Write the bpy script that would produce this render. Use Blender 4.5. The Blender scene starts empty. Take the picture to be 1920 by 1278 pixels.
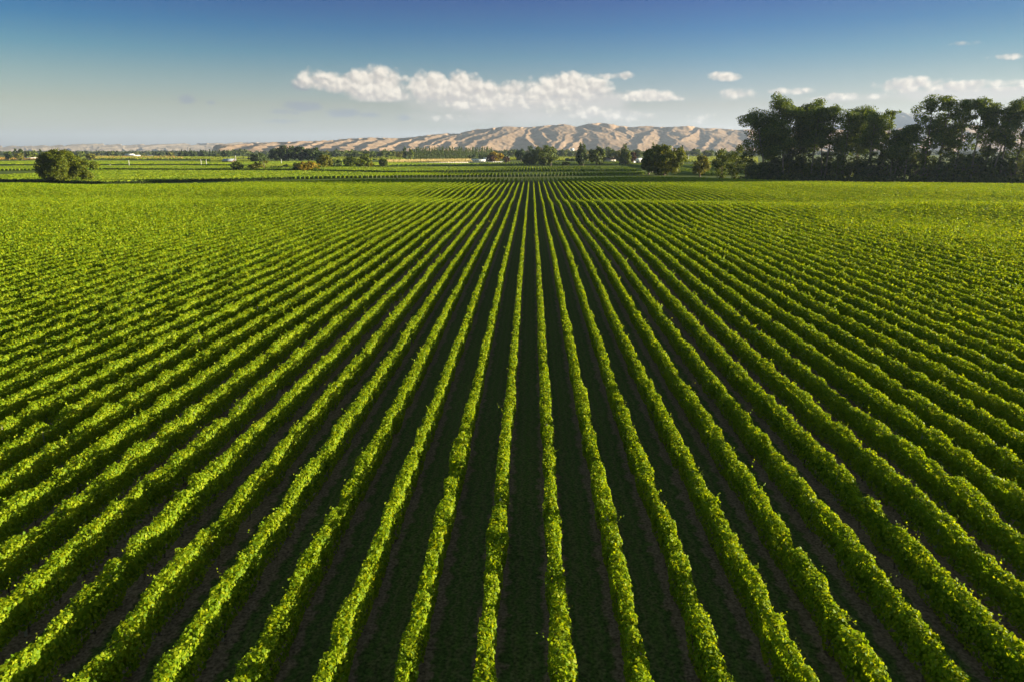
import bpy, math, random
import numpy as np

sc = bpy.context.scene
COL = sc.collection
R = math.radians
SUN_AZ, SUN_EL = 84.0, 6.8          # degrees clockwise from the view direction, degrees above the horizon
EXPOSURE = 1.88
SUN_STRENGTH = 5.0
SKY_STRENGTH = 0.050
HAZE_DENSITY = 3.8e-5

# ------------------------------------------------------------------ camera and pixel -> world helpers
CAM_H = 17.05
YAW, PITCH, F, CX, CY = R(1.536), R(15.0), 1333.33, 960.0, 639.0
cd = bpy.data.cameras.new('camera')
cam = bpy.data.objects.new('camera', cd)
COL.objects.link(cam)
cam.location = (0, 0, CAM_H)
cam.rotation_euler = (R(90) - PITCH, 0, YAW)
cd.sensor_width, cd.lens = 36.0, 25.0
cd.clip_start, cd.clip_end = 0.5, 90000.0
sc.camera = cam


def ray(px, py):
    x, y, z = (px - CX) / F, -(py - CY) / F, -1.0
    a = R(90) - PITCH
    y, z = y * math.cos(a) - z * math.sin(a), y * math.sin(a) + z * math.cos(a)
    x, y = x * math.cos(YAW) - y * math.sin(YAW), x * math.sin(YAW) + y * math.cos(YAW)
    return np.array((x, y, z))


def at(px, py, z=0.0):
    d = ray(px, py)
    t = (z - CAM_H) / d[2]
    return np.array((d[0] * t, d[1] * t, z))


def far(px, dist, py=281.0):
    """ground position at a given depth (metres along the rows) in the direction of a pixel column"""
    d = ray(px, py)
    t = dist / d[1]
    return np.array((d[0] * t, dist, 0.0))


def height_to(p, px, py):
    """height at position p (horizontal) reached by the line of sight of a pixel row"""
    d = ray(px, py)
    return CAM_H + d[2] / math.hypot(d[0], d[1]) * math.hypot(p[0], p[1])


def width_at(p, wpx):
    depth = p[1] * math.cos(PITCH) + CAM_H * math.sin(PITCH)
    return wpx * depth / F


# ------------------------------------------------------------------ mesh helpers
def mesh_from(name, V, Fq=None, Ft=None, mi=None, smooth=False):
    me = bpy.data.meshes.new(name)
    V = np.asarray(V, np.float32).reshape(-1, 3)
    Fq = np.zeros((0, 4), np.int32) if Fq is None else np.asarray(Fq, np.int32).reshape(-1, 4)
    Ft = np.zeros((0, 3), np.int32) if Ft is None else np.asarray(Ft, np.int32).reshape(-1, 3)
    nq, ntr = len(Fq), len(Ft)
    me.vertices.add(len(V))
    me.vertices.foreach_set('co', V.ravel())
    me.loops.add(nq * 4 + ntr * 3)
    me.loops.foreach_set('vertex_index', np.concatenate((Fq.ravel(), Ft.ravel())))
    me.polygons.add(nq + ntr)
    me.polygons.foreach_set('loop_start', np.concatenate((np.arange(nq) * 4, nq * 4 + np.arange(ntr) * 3)).astype(np.int32))
    if mi is not None:
        me.polygons.foreach_set('material_index', np.asarray(mi, np.int32))
    if smooth:
        me.polygons.foreach_set('use_smooth', np.ones(nq + ntr, bool))
    me.update(calc_edges=True)
    return me


class MB:
    """collects quads and triangles that become ONE mesh"""
    def __init__(self):
        self.V, self.Q, self.T, self.n = [], [], [], 0

    def add(self, V, Q=None, T=None):
        V = np.asarray(V, float).reshape(-1, 3)
        if Q is not None and len(Q):
            self.Q.append(np.asarray(Q, int).reshape(-1, 4) + self.n)
        if T is not None and len(T):
            self.T.append(np.asarray(T, int).reshape(-1, 3) + self.n)
        self.V.append(V)
        self.n += len(V)

    def box(self, x0, x1, y0, y1, z0, z1):
        V = [(x, y, z) for z in (z0, z1) for y in (y0, y1) for x in (x0, x1)]
        self.add(V, [(0, 2, 3, 1), (4, 5, 7, 6), (0, 1, 5, 4), (2, 6, 7, 3), (0, 4, 6, 2), (1, 3, 7, 5)])

    def tube(self, pts, rad, sides=6):
        pts = np.asarray(pts, float)
        V = []
        for i, p in enumerate(pts):
            d = pts[min(i + 1, len(pts) - 1)] - pts[max(i - 1, 0)]
            d = d / (np.linalg.norm(d) + 1e-9)
            a = np.cross(d, (0.31, 0.95, 0.05)); a /= np.linalg.norm(a) + 1e-9
            b = np.cross(d, a)
            for k in range(sides):
                t = 2 * math.pi * k / sides
                V.append(p + (a * math.cos(t) + b * math.sin(t)) * rad[i])
        Q = []
        for i in range(len(pts) - 1):
            for k in range(sides):
                k2 = (k + 1) % sides
                Q.append((i * sides + k, i * sides + k2, (i + 1) * sides + k2, (i + 1) * sides + k))
        self.add(V, Q)

    def cards(self, C, N, A, B, rng):
        """leaf cards: centres C, normals N, half sizes A and B (rhombus)"""
        C = np.asarray(C, np.float32)
        n = len(C)
        if not n:
            return
        N = N / (np.linalg.norm(N, axis=1, keepdims=True) + 1e-9)
        r = rng.normal(size=(n, 3))
        t1 = np.cross(N, r); t1 /= np.linalg.norm(t1, axis=1, keepdims=True) + 1e-9
        t2 = np.cross(N, t1)
        A = np.broadcast_to(np.asarray(A, float), (n,))[:, None]
        B = np.broadcast_to(np.asarray(B, float), (n,))[:, None]
        V = np.stack((C - t1 * A, C + t2 * B - t1 * A * .15, C + t1 * A, C - t2 * B - t1 * A * .15), axis=1)
        self.add(V.reshape(-1, 3), np.arange(n * 4).reshape(-1, 4))

    def mesh(self, name, smooth=False):
        V = np.concatenate(self.V) if self.V else np.zeros((0, 3))
        Q = np.concatenate(self.Q) if self.Q else None
        T = np.concatenate(self.T) if self.T else None
        return mesh_from(name, V, Q, T, smooth=smooth)


def obj(name, me, mat=None, parent=None, loc=None):
    if isinstance(me, MB):
        me = me.mesh(name)
    o = bpy.data.objects.new(name, me)
    COL.objects.link(o)
    if mat is not None and not me.materials:
        me.materials.append(mat)
    if parent is not None:
        o.parent = parent
    if loc is not None:
        o.location = loc
    return o


def tag(o, label, cat, group=None):
    o['label'] = label
    o['category'] = cat
    if group:
        o['group'] = group
    return o


def thing(name, label, cat, loc, group=None, rz=0.0):
    o = bpy.data.objects.new(name, None)
    COL.objects.link(o)
    o.empty_display_size = 0.3
    o.location = loc
    o.rotation_euler = (0, 0, rz)
    return tag(o, label, cat, group)


def structure(o):
    o['kind'] = 'structure'
    return o


def noise1(rng, y, step, amp):
    k = np.arange(math.floor(y.min() / step) - 1, math.ceil(y.max() / step) + 2)
    v = rng.normal(size=len(k)) * amp
    return np.interp(y, k * step, v)


ONES = 'zero one two three four five six seven eight nine ten eleven twelve thirteen fourteen fifteen sixteen seventeen eighteen nineteen'.split()
ORD1 = 'zeroth first second third fourth fifth sixth seventh eighth ninth tenth eleventh twelfth thirteenth fourteenth fifteenth sixteenth seventeenth eighteenth nineteenth'.split()
TENS = 'zero ten twenty thirty forty fifty sixty seventy eighty ninety'.split()


def ordinal(n):
    if n < 20:
        return ORD1[n]
    if n < 100:
        t, u = divmod(n, 10)
        return (TENS[t][:-1] + 'ieth') if u == 0 else TENS[t] + '-' + ORD1[u]
    return 'one hundredth' if n == 100 else 'one hundred and ' + ordinal(n - 100)


# ------------------------------------------------------------------ materials
def nodes(name):
    m = bpy.data.materials.new(name)
    m.use_nodes = True
    nt = m.node_tree
    return m, nt, nt.nodes['Principled BSDF']


def N(nt, t, **kw):
    n = nt.nodes.new(t)
    for k, v in kw.items():
        setattr(n, k, v)
    return n


def ramp(nt, stops, fac=None):
    r = N(nt, 'ShaderNodeValToRGB')
    e = r.color_ramp.elements
    while len(e) < len(stops):
        e.new(0.5)
    for el, (p, c) in zip(e, stops):
        el.position = p
        el.color = (*c[:3], 1)
    if fac is not None:
        nt.links.new(fac, r.inputs[0])
    return r


def leaf(name, c0, c1, c2, trans=0.35, tcol=(1.5, 1.25, 0.5), rough=0.55, noise=0.0, nscale=0.05):
    """foliage: each leaf its own shade, light shining through"""
    m, nt, p = nodes(name)
    g = N(nt, 'ShaderNodeNewGeometry')
    fac = g.outputs['Random Per Island']
    if noise:
        tc = N(nt, 'ShaderNodeNewGeometry')
        nz = N(nt, 'ShaderNodeTexNoise'); nz.inputs['Scale'].default_value = nscale; nz.inputs['Detail'].default_value = 3
        nt.links.new(tc.outputs['Position'], nz.inputs['Vector'])
        a = N(nt, 'ShaderNodeMath', operation='MULTIPLY_ADD'); a.inputs[1].default_value = noise; a.inputs[2].default_value = -noise * .5
        nt.links.new(nz.outputs[0], a.inputs[0])
        b = N(nt, 'ShaderNodeMath', operation='ADD'); b.use_clamp = True
        nt.links.new(a.outputs[0], b.inputs[0]); nt.links.new(fac, b.inputs[1])
        fac = b.outputs[0]
    r = ramp(nt, [(0.0, c0), (0.55, c1), (1.0, c2)], fac)
    nt.links.new(r.outputs[0], p.inputs['Base Color'])
    p.inputs['Roughness'].default_value = rough
    p.inputs['Specular IOR Level'].default_value = 0.12
    tr = N(nt, 'ShaderNodeBsdfTranslucent')
    mx = N(nt, 'ShaderNodeMix', data_type='RGBA', blend_type='MULTIPLY'); mx.inputs[0].default_value = 1
    nt.links.new(r.outputs[0], mx.inputs[6]); mx.inputs[7].default_value = (*tcol, 1)
    nt.links.new(mx.outputs[2], tr.inputs[0])
    ms = N(nt, 'ShaderNodeMixShader'); ms.inputs[0].default_value = trans
    nt.links.new(p.outputs[0], ms.inputs[1]); nt.links.new(tr.outputs[0], ms.inputs[2])
    nt.links.new(ms.outputs[0], nt.nodes['Material Output'].inputs[0])
    return m


def plain(name, col, rough=0.8, var=0.25, scale=1.0, spec=0.3, metal=0.0):
    m, nt, p = nodes(name)
    tc = N(nt, 'ShaderNodeTexCoord')
    nz = N(nt, 'ShaderNodeTexNoise'); nz.inputs['Scale'].default_value = scale; nz.inputs['Detail'].default_value = 6
    nt.links.new(tc.outputs['Object'], nz.inputs['Vector'])
    lo = tuple(c * (1 - var) for c in col); hi = tuple(min(1, c * (1 + var)) for c in col)
    r = ramp(nt, [(0.3, lo), (0.7, hi)], nz.outputs[0])
    nt.links.new(r.outputs[0], p.inputs['Base Color'])
    p.inputs['Roughness'].default_value = rough
    p.inputs['Specular IOR Level'].default_value = spec
    p.inputs['Metallic'].default_value = metal
    return m


ROW = 2.4
ROW_OFF = 0.43 * ROW

M = {}
M['vine'] = leaf('vine_leaf', (0.130, 0.235, 0.009), (0.240, 0.340, 0.009), (0.36, 0.405, 0.011), 0.46, (1.4, 1.22, 0.4), noise=0.35, nscale=0.9)
M['vine_far'] = leaf('vine_leaf_far', (0.135, 0.240, 0.009), (0.245, 0.340, 0.009), (0.35, 0.40, 0.011), 0.40, (1.4, 1.22, 0.4), noise=0.5, nscale=0.03)
M['vine_shell'] = leaf('vine_leaf_distant', (0.095, 0.165, 0.006), (0.170, 0.235, 0.006), (0.24, 0.28, 0.008), 0.10, (1.4, 1.2, .5), noise=0.5, nscale=0.03)
M['bark'] = plain('bark', (0.16, 0.12, 0.09), 0.9, 0.4, 1.5)
M['pale_bark'] = plain('pale_bark', (0.20, 0.165, 0.125), 0.85, 0.5, 0.4)
M['post'] = plain('post_wood', (0.30, 0.28, 0.24), 0.85, 0.25, 3)
M['euc'] = leaf('eucalypt_leaf', (0.050, 0.088, 0.014), (0.098, 0.152, 0.021), (0.190, 0.230, 0.024), 0.36, (1.5, 1.35, 0.4))
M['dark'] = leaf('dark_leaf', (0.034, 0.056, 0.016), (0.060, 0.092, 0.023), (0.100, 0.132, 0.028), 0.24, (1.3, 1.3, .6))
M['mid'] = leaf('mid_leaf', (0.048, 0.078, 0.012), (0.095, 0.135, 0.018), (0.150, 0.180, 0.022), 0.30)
M['olive'] = leaf('olive_leaf', (0.075, 0.090, 0.012), (0.140, 0.150, 0.016), (0.22, 0.21, 0.022), 0.30)
M['lone'] = leaf('lone_tree_leaf', (0.050, 0.078, 0.008), (0.105, 0.135, 0.010), (0.17, 0.185, 0.012), 0.32)
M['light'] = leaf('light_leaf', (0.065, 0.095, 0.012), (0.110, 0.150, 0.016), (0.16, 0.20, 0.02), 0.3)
M['poplar'] = leaf('poplar_leaf', (0.040, 0.070, 0.014), (0.080, 0.120, 0.020), (0.130, 0.165, 0.026), 0.28)
M['yellow'] = leaf('yellow_leaf', (0.14, 0.12, 0.008), (0.30, 0.22, 0.012), (0.45, 0.32, 0.02), 0.3, (1.3, 1.1, .5))
M['rust'] = leaf('rust_leaf', (0.04, 0.022, 0.012), (0.075, 0.04, 0.02), (0.12, 0.07, 0.03), 0.2, (1.3, 1.0, .7))
M['white'] = plain('white_paint', (0.78, 0.77, 0.73), 0.55, 0.05, 0.6)
M['cream'] = plain('cream_wall', (0.62, 0.57, 0.47), 0.7, 0.08, 0.6)
M['grey_roof'] = plain('grey_roof', (0.30, 0.33, 0.38), 0.5, 0.12, 0.5)
M['brown_roof'] = plain('brown_roof', (0.20, 0.14, 0.12), 0.7, 0.25, 0.5)
M['pane'] = plain('window_pane', (0.03, 0.035, 0.04), 0.15, 0.1, 0.5, 0.5)
M['dark_wood'] = plain('dark_wood', (0.10, 0.07, 0.05), 0.8, 0.3, 1)


# ------------------------------------------------------------------ terrain
BUMP = [(random.Random(5).uniform(0, 6.28)) for _ in range(1)]
_r = np.random.default_rng(11)
WAVES = [(_r.uniform(40, 130), _r.uniform(0, 6.28), _r.uniform(0, 6.28), _r.uniform(.05, .15)) for _ in range(10)]


def terrain(x, y):
    x = np.asarray(x, float); y = np.asarray(y, float)
    z = np.zeros(np.broadcast(x, y).shape)
    for wl, th, ph, a in WAVES:
        k = 2 * math.pi / wl
        z = z + a * np.sin(k * (x * math.cos(th) + y * math.sin(th)) + ph)
    fade = np.clip((420 - y) / 90, 0, 1) * np.clip((330 - np.abs(x)) / 60, 0, 1) * np.clip((y + 30) / 40, 0, 1)
    side = 0.35 + 0.65 * np.clip((x + 10) / 40, 0, 1)
    side = np.maximum(side, 0.75 * np.clip((-x - 25) / 40, 0, 1))
    y2 = y + 0.06 * x + 5 * np.sin(x / 37.0)
    swell = 0.75 * np.exp(-((y2 - 206) / 22) ** 2) - 0.95 * np.exp(-((y2 - 244) / 20) ** 2) + 0.5 * np.exp(-((y2 - 300) / 30) ** 2)
    return (z + swell * side) * fade


# far edge of the front vineyard (pixels of the hedge tops along it) -> metres
EDGE_PX = [(-140, 341), (0, 342), (200, 345.5), (400, 342), (540, 338.5), (740, 335.5), (1000, 333.8), (1200, 330.5), (1300, 332), (1400, 335.5), (1620, 340.5), (1920, 344), (2060, 345.5)]
EDGE = np.array([at(x, y, 1.85) for x, y in EDGE_PX])


def edge_y(x):
    return np.interp(x, EDGE[:, 0], EDGE[:, 1])


# ------------------------------------------------------------------ the ground, one sheet out to the horizon
def make_ground():
    def axis(fine0, fine1, step, lim0, lim1):
        a = list(np.arange(fine0, fine1 + 1e-6, step))
        s, v = step, fine1
        while v < lim1:
            s *= 1.25; v = min(v + s, lim1); a.append(v)
        s, v = step, fine0
        b = []
        while v > lim0:
            s *= 1.25; v = max(v - s, lim0); b.append(v)
        return np.array(sorted(b) + a)
    xs = axis(-340, 340, 3.0, -19500, 19500)
    ys = axis(-10, 470, 3.0, -300, 28000)
    X, Y = np.meshgrid(xs, ys)
    Z = terrain(X, Y)
    Z = Z - np.clip((Y - 14500) / 6000, 0, 1) * 60
    V = np.stack((X, Y, Z), -1).reshape(-1, 3)
    nx, ny = len(xs), len(ys)
    i = np.arange((nx - 1) * (ny - 1))
    r, c = i // (nx - 1), i % (nx - 1)
    a = r * nx + c
    Q = np.stack((a, a + 1, a + nx + 1, a + nx), 1)
    xc = (xs[c] + xs[c + 1]) / 2
    yc = (ys[r] + ys[r + 1]) / 2
    infield = (np.abs(xc) < 345) & (yc < np.interp(xc, EDGE[:, 0], EDGE[:, 1]) + 3)
    me = mesh_from('ground', V, Q, mi=np.where(infield, 1, 0), smooth=True)
    # pasture
    m, nt, p = nodes('pasture')
    g = N(nt, 'ShaderNodeNewGeometry')
    n1 = N(nt, 'ShaderNodeTexNoise'); n1.inputs['Scale'].default_value = 0.004; n1.inputs['Detail'].default_value = 4
    n2 = N(nt, 'ShaderNodeTexNoise'); n2.inputs['Scale'].default_value = 0.9; n2.inputs['Detail'].default_value = 6
    nt.links.new(g.outputs['Position'], n1.inputs['Vector']); nt.links.new(g.outputs['Position'], n2.inputs['Vector'])
    r1 = ramp(nt, [(0.35, (0.10, 0.15, 0.015)), (0.5, (0.15, 0.20, 0.018)), (0.62, (0.20, 0.21, 0.035)), (0.72, (0.15, 0.20, 0.018))], n1.outputs[0])
    mx = N(nt, 'ShaderNodeMix', data_type='RGBA', blend_type='MULTIPLY'); mx.inputs[0].default_value = 0.7
    r2 = ramp(nt, [(0.3, (0.5, 0.5, 0.5)), (0.7, (1, 1, 1))], n2.outputs[0])
    nt.links.new(r1.outputs[0], mx.inputs[6]); nt.links.new(r2.outputs[0], mx.inputs[7])
    nt.links.new(mx.outputs[2], p.inputs['Base Color'])
    p.inputs['Roughness'].default_value = 0.95; p.inputs['Specular IOR Level'].default_value = 0.1
    me.materials.append(m)
    # soil and mown grass of the aisles: bare strip under each row, grass in between with two wheel tracks
    m, nt, p = nodes('vineyard_soil')
    g = N(nt, 'ShaderNodeNewGeometry')
    sep = N(nt, 'ShaderNodeSeparateXYZ'); nt.links.new(g.outputs['Position'], sep.inputs[0])
    nA = N(nt, 'ShaderNodeTexNoise'); nA.inputs['Scale'].default_value = 1.3; nA.inputs['Detail'].default_value = 8; nA.inputs['Roughness'].default_value = .65
    nB = N(nt, 'ShaderNodeTexNoise'); nB.inputs['Scale'].default_value = 9.0; nB.inputs['Detail'].default_value = 6
    nt.links.new(g.outputs['Position'], nA.inputs['Vector']); nt.links.new(g.outputs['Position'], nB.inputs['Vector'])
    w = N(nt, 'ShaderNodeMath', operation='MULTIPLY_ADD'); w.inputs[1].default_value = 1.5; w.inputs[2].default_value = -0.75
    nt.links.new(nA.outputs[0], w.inputs[0])
    ax = N(nt, 'ShaderNodeMath', operation='ADD'); nt.links.new(sep.outputs[0], ax.inputs[0]); nt.links.new(w.outputs[0], ax.inputs[1])
    so = N(nt, 'ShaderNodeMath', operation='SUBTRACT'); nt.links.new(ax.outputs[0], so.inputs[0]); so.inputs[1].default_value = ROW_OFF
    pp = N(nt, 'ShaderNodeMath', operation='PINGPONG'); nt.links.new(so.outputs[0], pp.inputs[0]); pp.inputs[1].default_value = ROW / 2
    dv = N(nt, 'ShaderNodeMath', operation='DIVIDE'); nt.links.new(pp.outputs[0], dv.inputs[0]); dv.inputs[1].default_value = ROW / 2
    r1 = ramp(nt, [(0.0, (0.150, 0.105, 0.078)), (0.33, (0.175, 0.120, 0.088)), (0.46, (0.075, 0.090, 0.030)), (0.62, (0.060, 0.095, 0.022)),
                   (0.74, (0.105, 0.105, 0.045)), (1.0, (0.065, 0.10, 0.022))], dv.outputs[0])
    r2 = ramp(nt, [(0.3, (0.45, 0.45, 0.45)), (0.7, (1.95, 1.95, 1.95))], nB.outputs[0])
    mx = N(nt, 'ShaderNodeMix', data_type='RGBA', blend_type='MULTIPLY'); mx.inputs[0].default_value = 1
    nt.links.new(r1.outputs[0], mx.inputs[6]); nt.links.new(r2.outputs[0], mx.inputs[7])
    nt.links.new(mx.outputs[2], p.inputs['Base Color'])
    p.inputs['Roughness'].default_value = 0.95; p.inputs['Specular IOR Level'].default_value = 0.1
    bp = N(nt, 'ShaderNodeBump'); bp.inputs['Strength'].default_value = 0.6; bp.inputs['Distance'].default_value = 0.08
    nt.links.new(nB.outputs[0], bp.inputs['Height']); nt.links.new(bp.outputs[0], p.inputs['Normal'])
    me.materials.append(m)
    structure(obj('ground', me))


make_ground()


# ------------------------------------------------------------------ vine rows
def hedge(rng, X, ya, yb, near=True, zfun=terrain, lod=1.0, size_fixed=None):
    """leaf canopy of one trellis row, coordinates relative to (X, ya, terrain(X, ya)); leaves get coarser with distance"""
    mb = MB()
    yy = np.arange(ya, yb, 1.0)
    dist = np.sqrt(X * X + yy * yy + 225.0)
    size = np.clip(dist * 0.0018, 0.098, 0.29) if size_fixed is None else np.full(len(yy), size_fixed)
    lam = np.interp(size, (0.098, 0.20, 0.29, 0.42), (6.6, 4.3, 2.9, 3.0)) / (size * size) * lod
    cnt = rng.poisson(lam)
    n = int(cnt.sum())
    y = np.repeat(yy, cnt) + rng.random(n)
    s = np.repeat(size, cnt) * rng.uniform(0.55, 1.45, n)
    ypad = np.array([ya - 2, yb + 2])
    def prof(step, amp, seed_y):
        return noise1(rng, np.concatenate((ypad, seed_y)), step, amp)[2:]
    grid = np.arange(ya, yb + .3, 0.3)
    k_ = np.interp(np.sqrt(X * X + grid * grid + 225.0), (40, 120, 220), (1.0, 0.34, 0.22))
    top_g = 1.78 + k_ * (prof(0.42, 0.10, grid) + prof(0.9, 0.085, grid) + prof(3.1, 0.06, grid)) + prof(14.0, 0.03, grid)
    weak = rng.uniform(ya, yb, rng.poisson((yb - ya) / 70))                 # a weak or missing vine here and there
    for w0 in weak:
        top_g -= rng.uniform(.1, .45) * np.exp(-((grid - w0) / rng.uniform(.4, .9)) ** 2)
    wid_g = 0.245 + k_ * (prof(0.5, 0.045, grid) + prof(1.3, 0.03, grid)) + prof(6.0, 0.012, grid)
    cen_g = k_ * (prof(0.6, 0.035, grid) + prof(1.9, 0.028, grid)) + prof(9.0, 0.025, grid)
    bot_g = 0.28 + prof(0.9, 0.10, grid)
    top, wid, cen, bot = (np.interp(y, grid, a) for a in (top_g, np.clip(wid_g, .14, .42), cen_g, bot_g))
    u = rng.random(n)
    face = np.where(u < 0.36, -1, np.where(u < 0.72, 1, 0))       # the two sides and the top
    v = rng.random(n)
    q = rng.random(n)
    hgt = bot + (top - bot) * v
    bulge = wid * (0.72 + 0.42 * np.sin(np.clip(v, 0, 1) * math.pi * .8)) * (0.62 + 0.53 * q ** 0.6)
    wid = np.maximum(wid - np.maximum(s - .12, 0) * .62, .05)
    bulge = np.maximum(bulge - np.maximum(s - .12, 0) * .62, .03)
    x = np.where(face == 0, (rng.random(n) * 2 - 1) * wid * 0.95, face * bulge)
    z = np.where(face == 0, top - 0.12 * np.abs(x / wid) ** 2 + rng.normal(0, 0.055, n), hgt)
    Nn = np.stack((np.where(face == 0, 0.0, face * 1.0), np.zeros(n), np.where(face == 0, 1.0, 0.35)), 1) + rng.normal(0, 0.55, (n, 3))
    zg = zfun(X + cen, y)
    z0 = float(zfun(X, ya))
    C = np.stack((x + cen, y - ya, z + zg - z0), 1)
    mb.cards(C, Nn, s * 0.62, s * 0.52, rng)
    # young shoots standing above the trimmed top
    ns = rng.poisson((yb - ya) * 1.5)
    ys = rng.uniform(ya, yb, ns)
    ds = np.sqrt(X * X + ys * ys + 225)
    pick = rng.random(ns) < np.interp(ds, (20, 90, 200, 320), (1.0, 0.7, 0.35, 0.12))
    ys, ds = ys[pick], ds[pick]
    if len(ys):
        k = 7
        L = rng.uniform(0.10, 0.36, len(ys)) * np.where(rng.random(len(ys)) < .10, 1.9, 1.0)
        lean = rng.normal(0, 0.45, (len(ys), 2))
        t = np.tile(np.linspace(0.05, 1, k), len(ys))
        i = np.repeat(np.arange(len(ys)), k)
        tp = np.interp(ys, grid, top_g); cn = np.interp(ys, grid, cen_g)
        ox = rng.uniform(-.18, .18, len(ys))
        ss = np.clip(ds * .0025, .11, .26)[i] * rng.uniform(.7, 1.2, len(i)) * (1.1 - .5 * t)
        C = np.stack((cn[i] + ox[i] + lean[i, 0] * L[i] * t + rng.normal(0, .05, len(i)), ys[i] - ya + lean[i, 1] * L[i] * t + rng.normal(0, .05, len(i)),
                      tp[i] + L[i] * t + zfun(X + cn, ys)[i] - z0), 1)
        mb.cards(C, rng.normal(0, .6, (len(i), 3)) + (0, 0, .6), ss * .62, ss * .5, rng)
    # the dense inside of the canopy
    step = 1.5 if near else 4.0
    g = np.unique(np.concatenate((np.arange(ya, yb, step), [yb])))
    tp, wd, cn = np.interp(g, grid, top_g) - 0.30, np.interp(g, grid, np.clip(wid_g, .14, .42)) * .34, np.interp(g, grid, cen_g)
    zz = zfun(X + cn, g) - z0
    m = len(g)
    V = np.zeros((m, 4, 3))
    V[:, :, 1] = (g - ya)[:, None]
    V[:, 0, 0] = cn - wd; V[:, 1, 0] = cn - wd * .8; V[:, 2, 0] = cn + wd * .8; V[:, 3, 0] = cn + wd
    V[:, 0, 2] = zz + .62; V[:, 1, 2] = zz + tp; V[:, 2, 2] = zz + tp; V[:, 3, 2] = zz + .62
    a = np.arange(m - 1) * 4
    Q = np.concatenate([np.stack((a + k, a + (k + 1) % 4, a + 4 + (k + 1) % 4, a + 4 + k), 1) for k in range(4)])
    Q = np.concatenate((Q, [[0, 3, 2, 1], [(m - 1) * 4 + k for k in range(4)]]))
    mb.add(V.reshape(-1, 3), Q)
    return mb


def post_mesh(h, r):
    mb = MB()
    a = [2 * math.pi * k / 8 for k in range(8)]
    V = [(math.cos(t) * r, math.sin(t) * r, z) for z in (-0.3, h - .02) for t in a] + [(math.cos(t) * r * .8, math.sin(t) * r * .8, h) for t in a] + [(0, 0, h + .004)]
    Q = [(i * 8 + k, i * 8 + (k + 1) % 8, i * 8 + 8 + (k + 1) % 8, i * 8 + 8 + k) for i in (0, 1) for k in range(8)]
    T = [(16 + k, 16 + (k + 1) % 8, 24) for k in range(8)]
    mb.add(V, Q, T)
    me = mb.mesh('post')
    me.materials.append(M['post'])
    return me


POST = post_mesh(1.60, 0.05)
END_POST = post_mesh(1.55, 0.08)


def trunks(rng, X, ya, yb, z0):
    mb = MB()
    for y in np.arange(ya + .6, yb, 1.7):
        zt = float(terrain(X, y)) - z0
        x1, x2 = rng.normal(0, .05, 2)
        mb.tube([(0, y - ya, zt - .1), (x1, y - ya + .03, zt + .4), (x2, y - ya + rng.normal(0, .06), zt + .85)], (.045, .035, .028), 5)
    return mb


def vine_row(k):
    X = k * ROW + ROW_OFF
    rng = np.random.default_rng(1000 + k)
    y0 = max(11.0, (-X - 2.8) / .7223 - 13 if X < 0 else (X - 2.8) / .6687 - 13)
    y1 = float(edge_y(X)) - 1.0 + rng.uniform(-.6, .6)
    if y1 - y0 < 6:
        return
    z0 = float(terrain(X, y0))
    side = 'left' if k < 0 else 'right'
    n = -k if k < 0 else k + 1
    lab = f'{ordinal(n)} vine row {side} of the dark central aisle'
    t = thing('vine_row', lab, 'vine row', (X, y0, z0), 'grapevine rows of the big front vineyard')
    c = obj('canopy', hedge(rng, X, y0, y1), M['vine'], t)
    if abs(X) < 46:
        y = y0 + (2.3 + 1.7 * (k % 3))
        while y < min(y0 + 75, 90):
            p = obj('post', POST, None, t, (rng.normal(0, .02), y - y0, float(terrain(X, y)) - z0))
            y += 6.6
        tr = obj('vine_trunks', trunks(rng, X, y0, min(y0 + 60, 80), z0), M['bark'], t)
        tr['kind'] = 'stuff'
    obj('end_post', END_POST, None, t, (0, y1 - y0 + .5, float(terrain(X, y1)) - z0))


KL = int(math.floor((-262 - ROW_OFF) / ROW))
KR = int(math.floor((243 - ROW_OFF) / ROW))
for k in range(KL, KR + 1):
    vine_row(k)


# ------------------------------------------------------------------ the vineyard blocks behind
flat = lambda x, y: np.zeros(np.broadcast(np.asarray(x), np.asarray(y)).shape)


def line(pts, z=0.0):
    P = np.array([at(x, y, z) for x, y in pts])
    return lambda x: np.interp(x, P[:, 0], P[:, 1])


# front and back limits of the blocks: ground pixels of the front, hedge-top pixels of the back
B_front = line([(-60, 341), (0, 341), (200, 346), (400, 340.5), (540, 337), (740, 333.8), (1000, 332), (1210, 328.5)])
B_back = line([(-60, 319), (0, 319.5), (200, 318.5), (400, 319), (560, 319.6), (720, 323.3), (900, 324.0), (1000, 323.6), (1210, 322.2)], 1.85)
C_front = line([(-60, 320.5), (0, 320.8), (200, 318.8), (300, 319.5), (400, 320.5), (560, 320.8), (740, 324.5), (900, 323.2), (1000, 322.6), (1210, 322)])
C_back = line([(-60, 311), (0, 311), (360, 310), (700, 313), (900, 312.4), (1000, 311.6), (1210, 311.5)], 1.85)
rng = np.random.default_rng(77)
nB = 0
wx = at(1208, 328)[0]
kB = [k for k in range(-200, 60) if at(690, 334)[0] < k * ROW + ROW_OFF < wx]
LB = len(kB)
for i, k in enumerate(kB):
    X = k * ROW + ROW_OFF
    ya, yb = float(B_front(X)), float(B_back(X))
    n = LB - i
    t = thing('vine_row', f'short vine row of the block behind the headland, {ordinal(n)} from the dark willow', 'vine row', (X, ya, 0), 'short vine rows behind the headland')
    obj('canopy', hedge(rng, X, ya, yb, False, flat, 0.9, 0.42), M['vine_far'], t)
    obj('end_post', END_POST, None, t, (0, -.4, 0))


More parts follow.
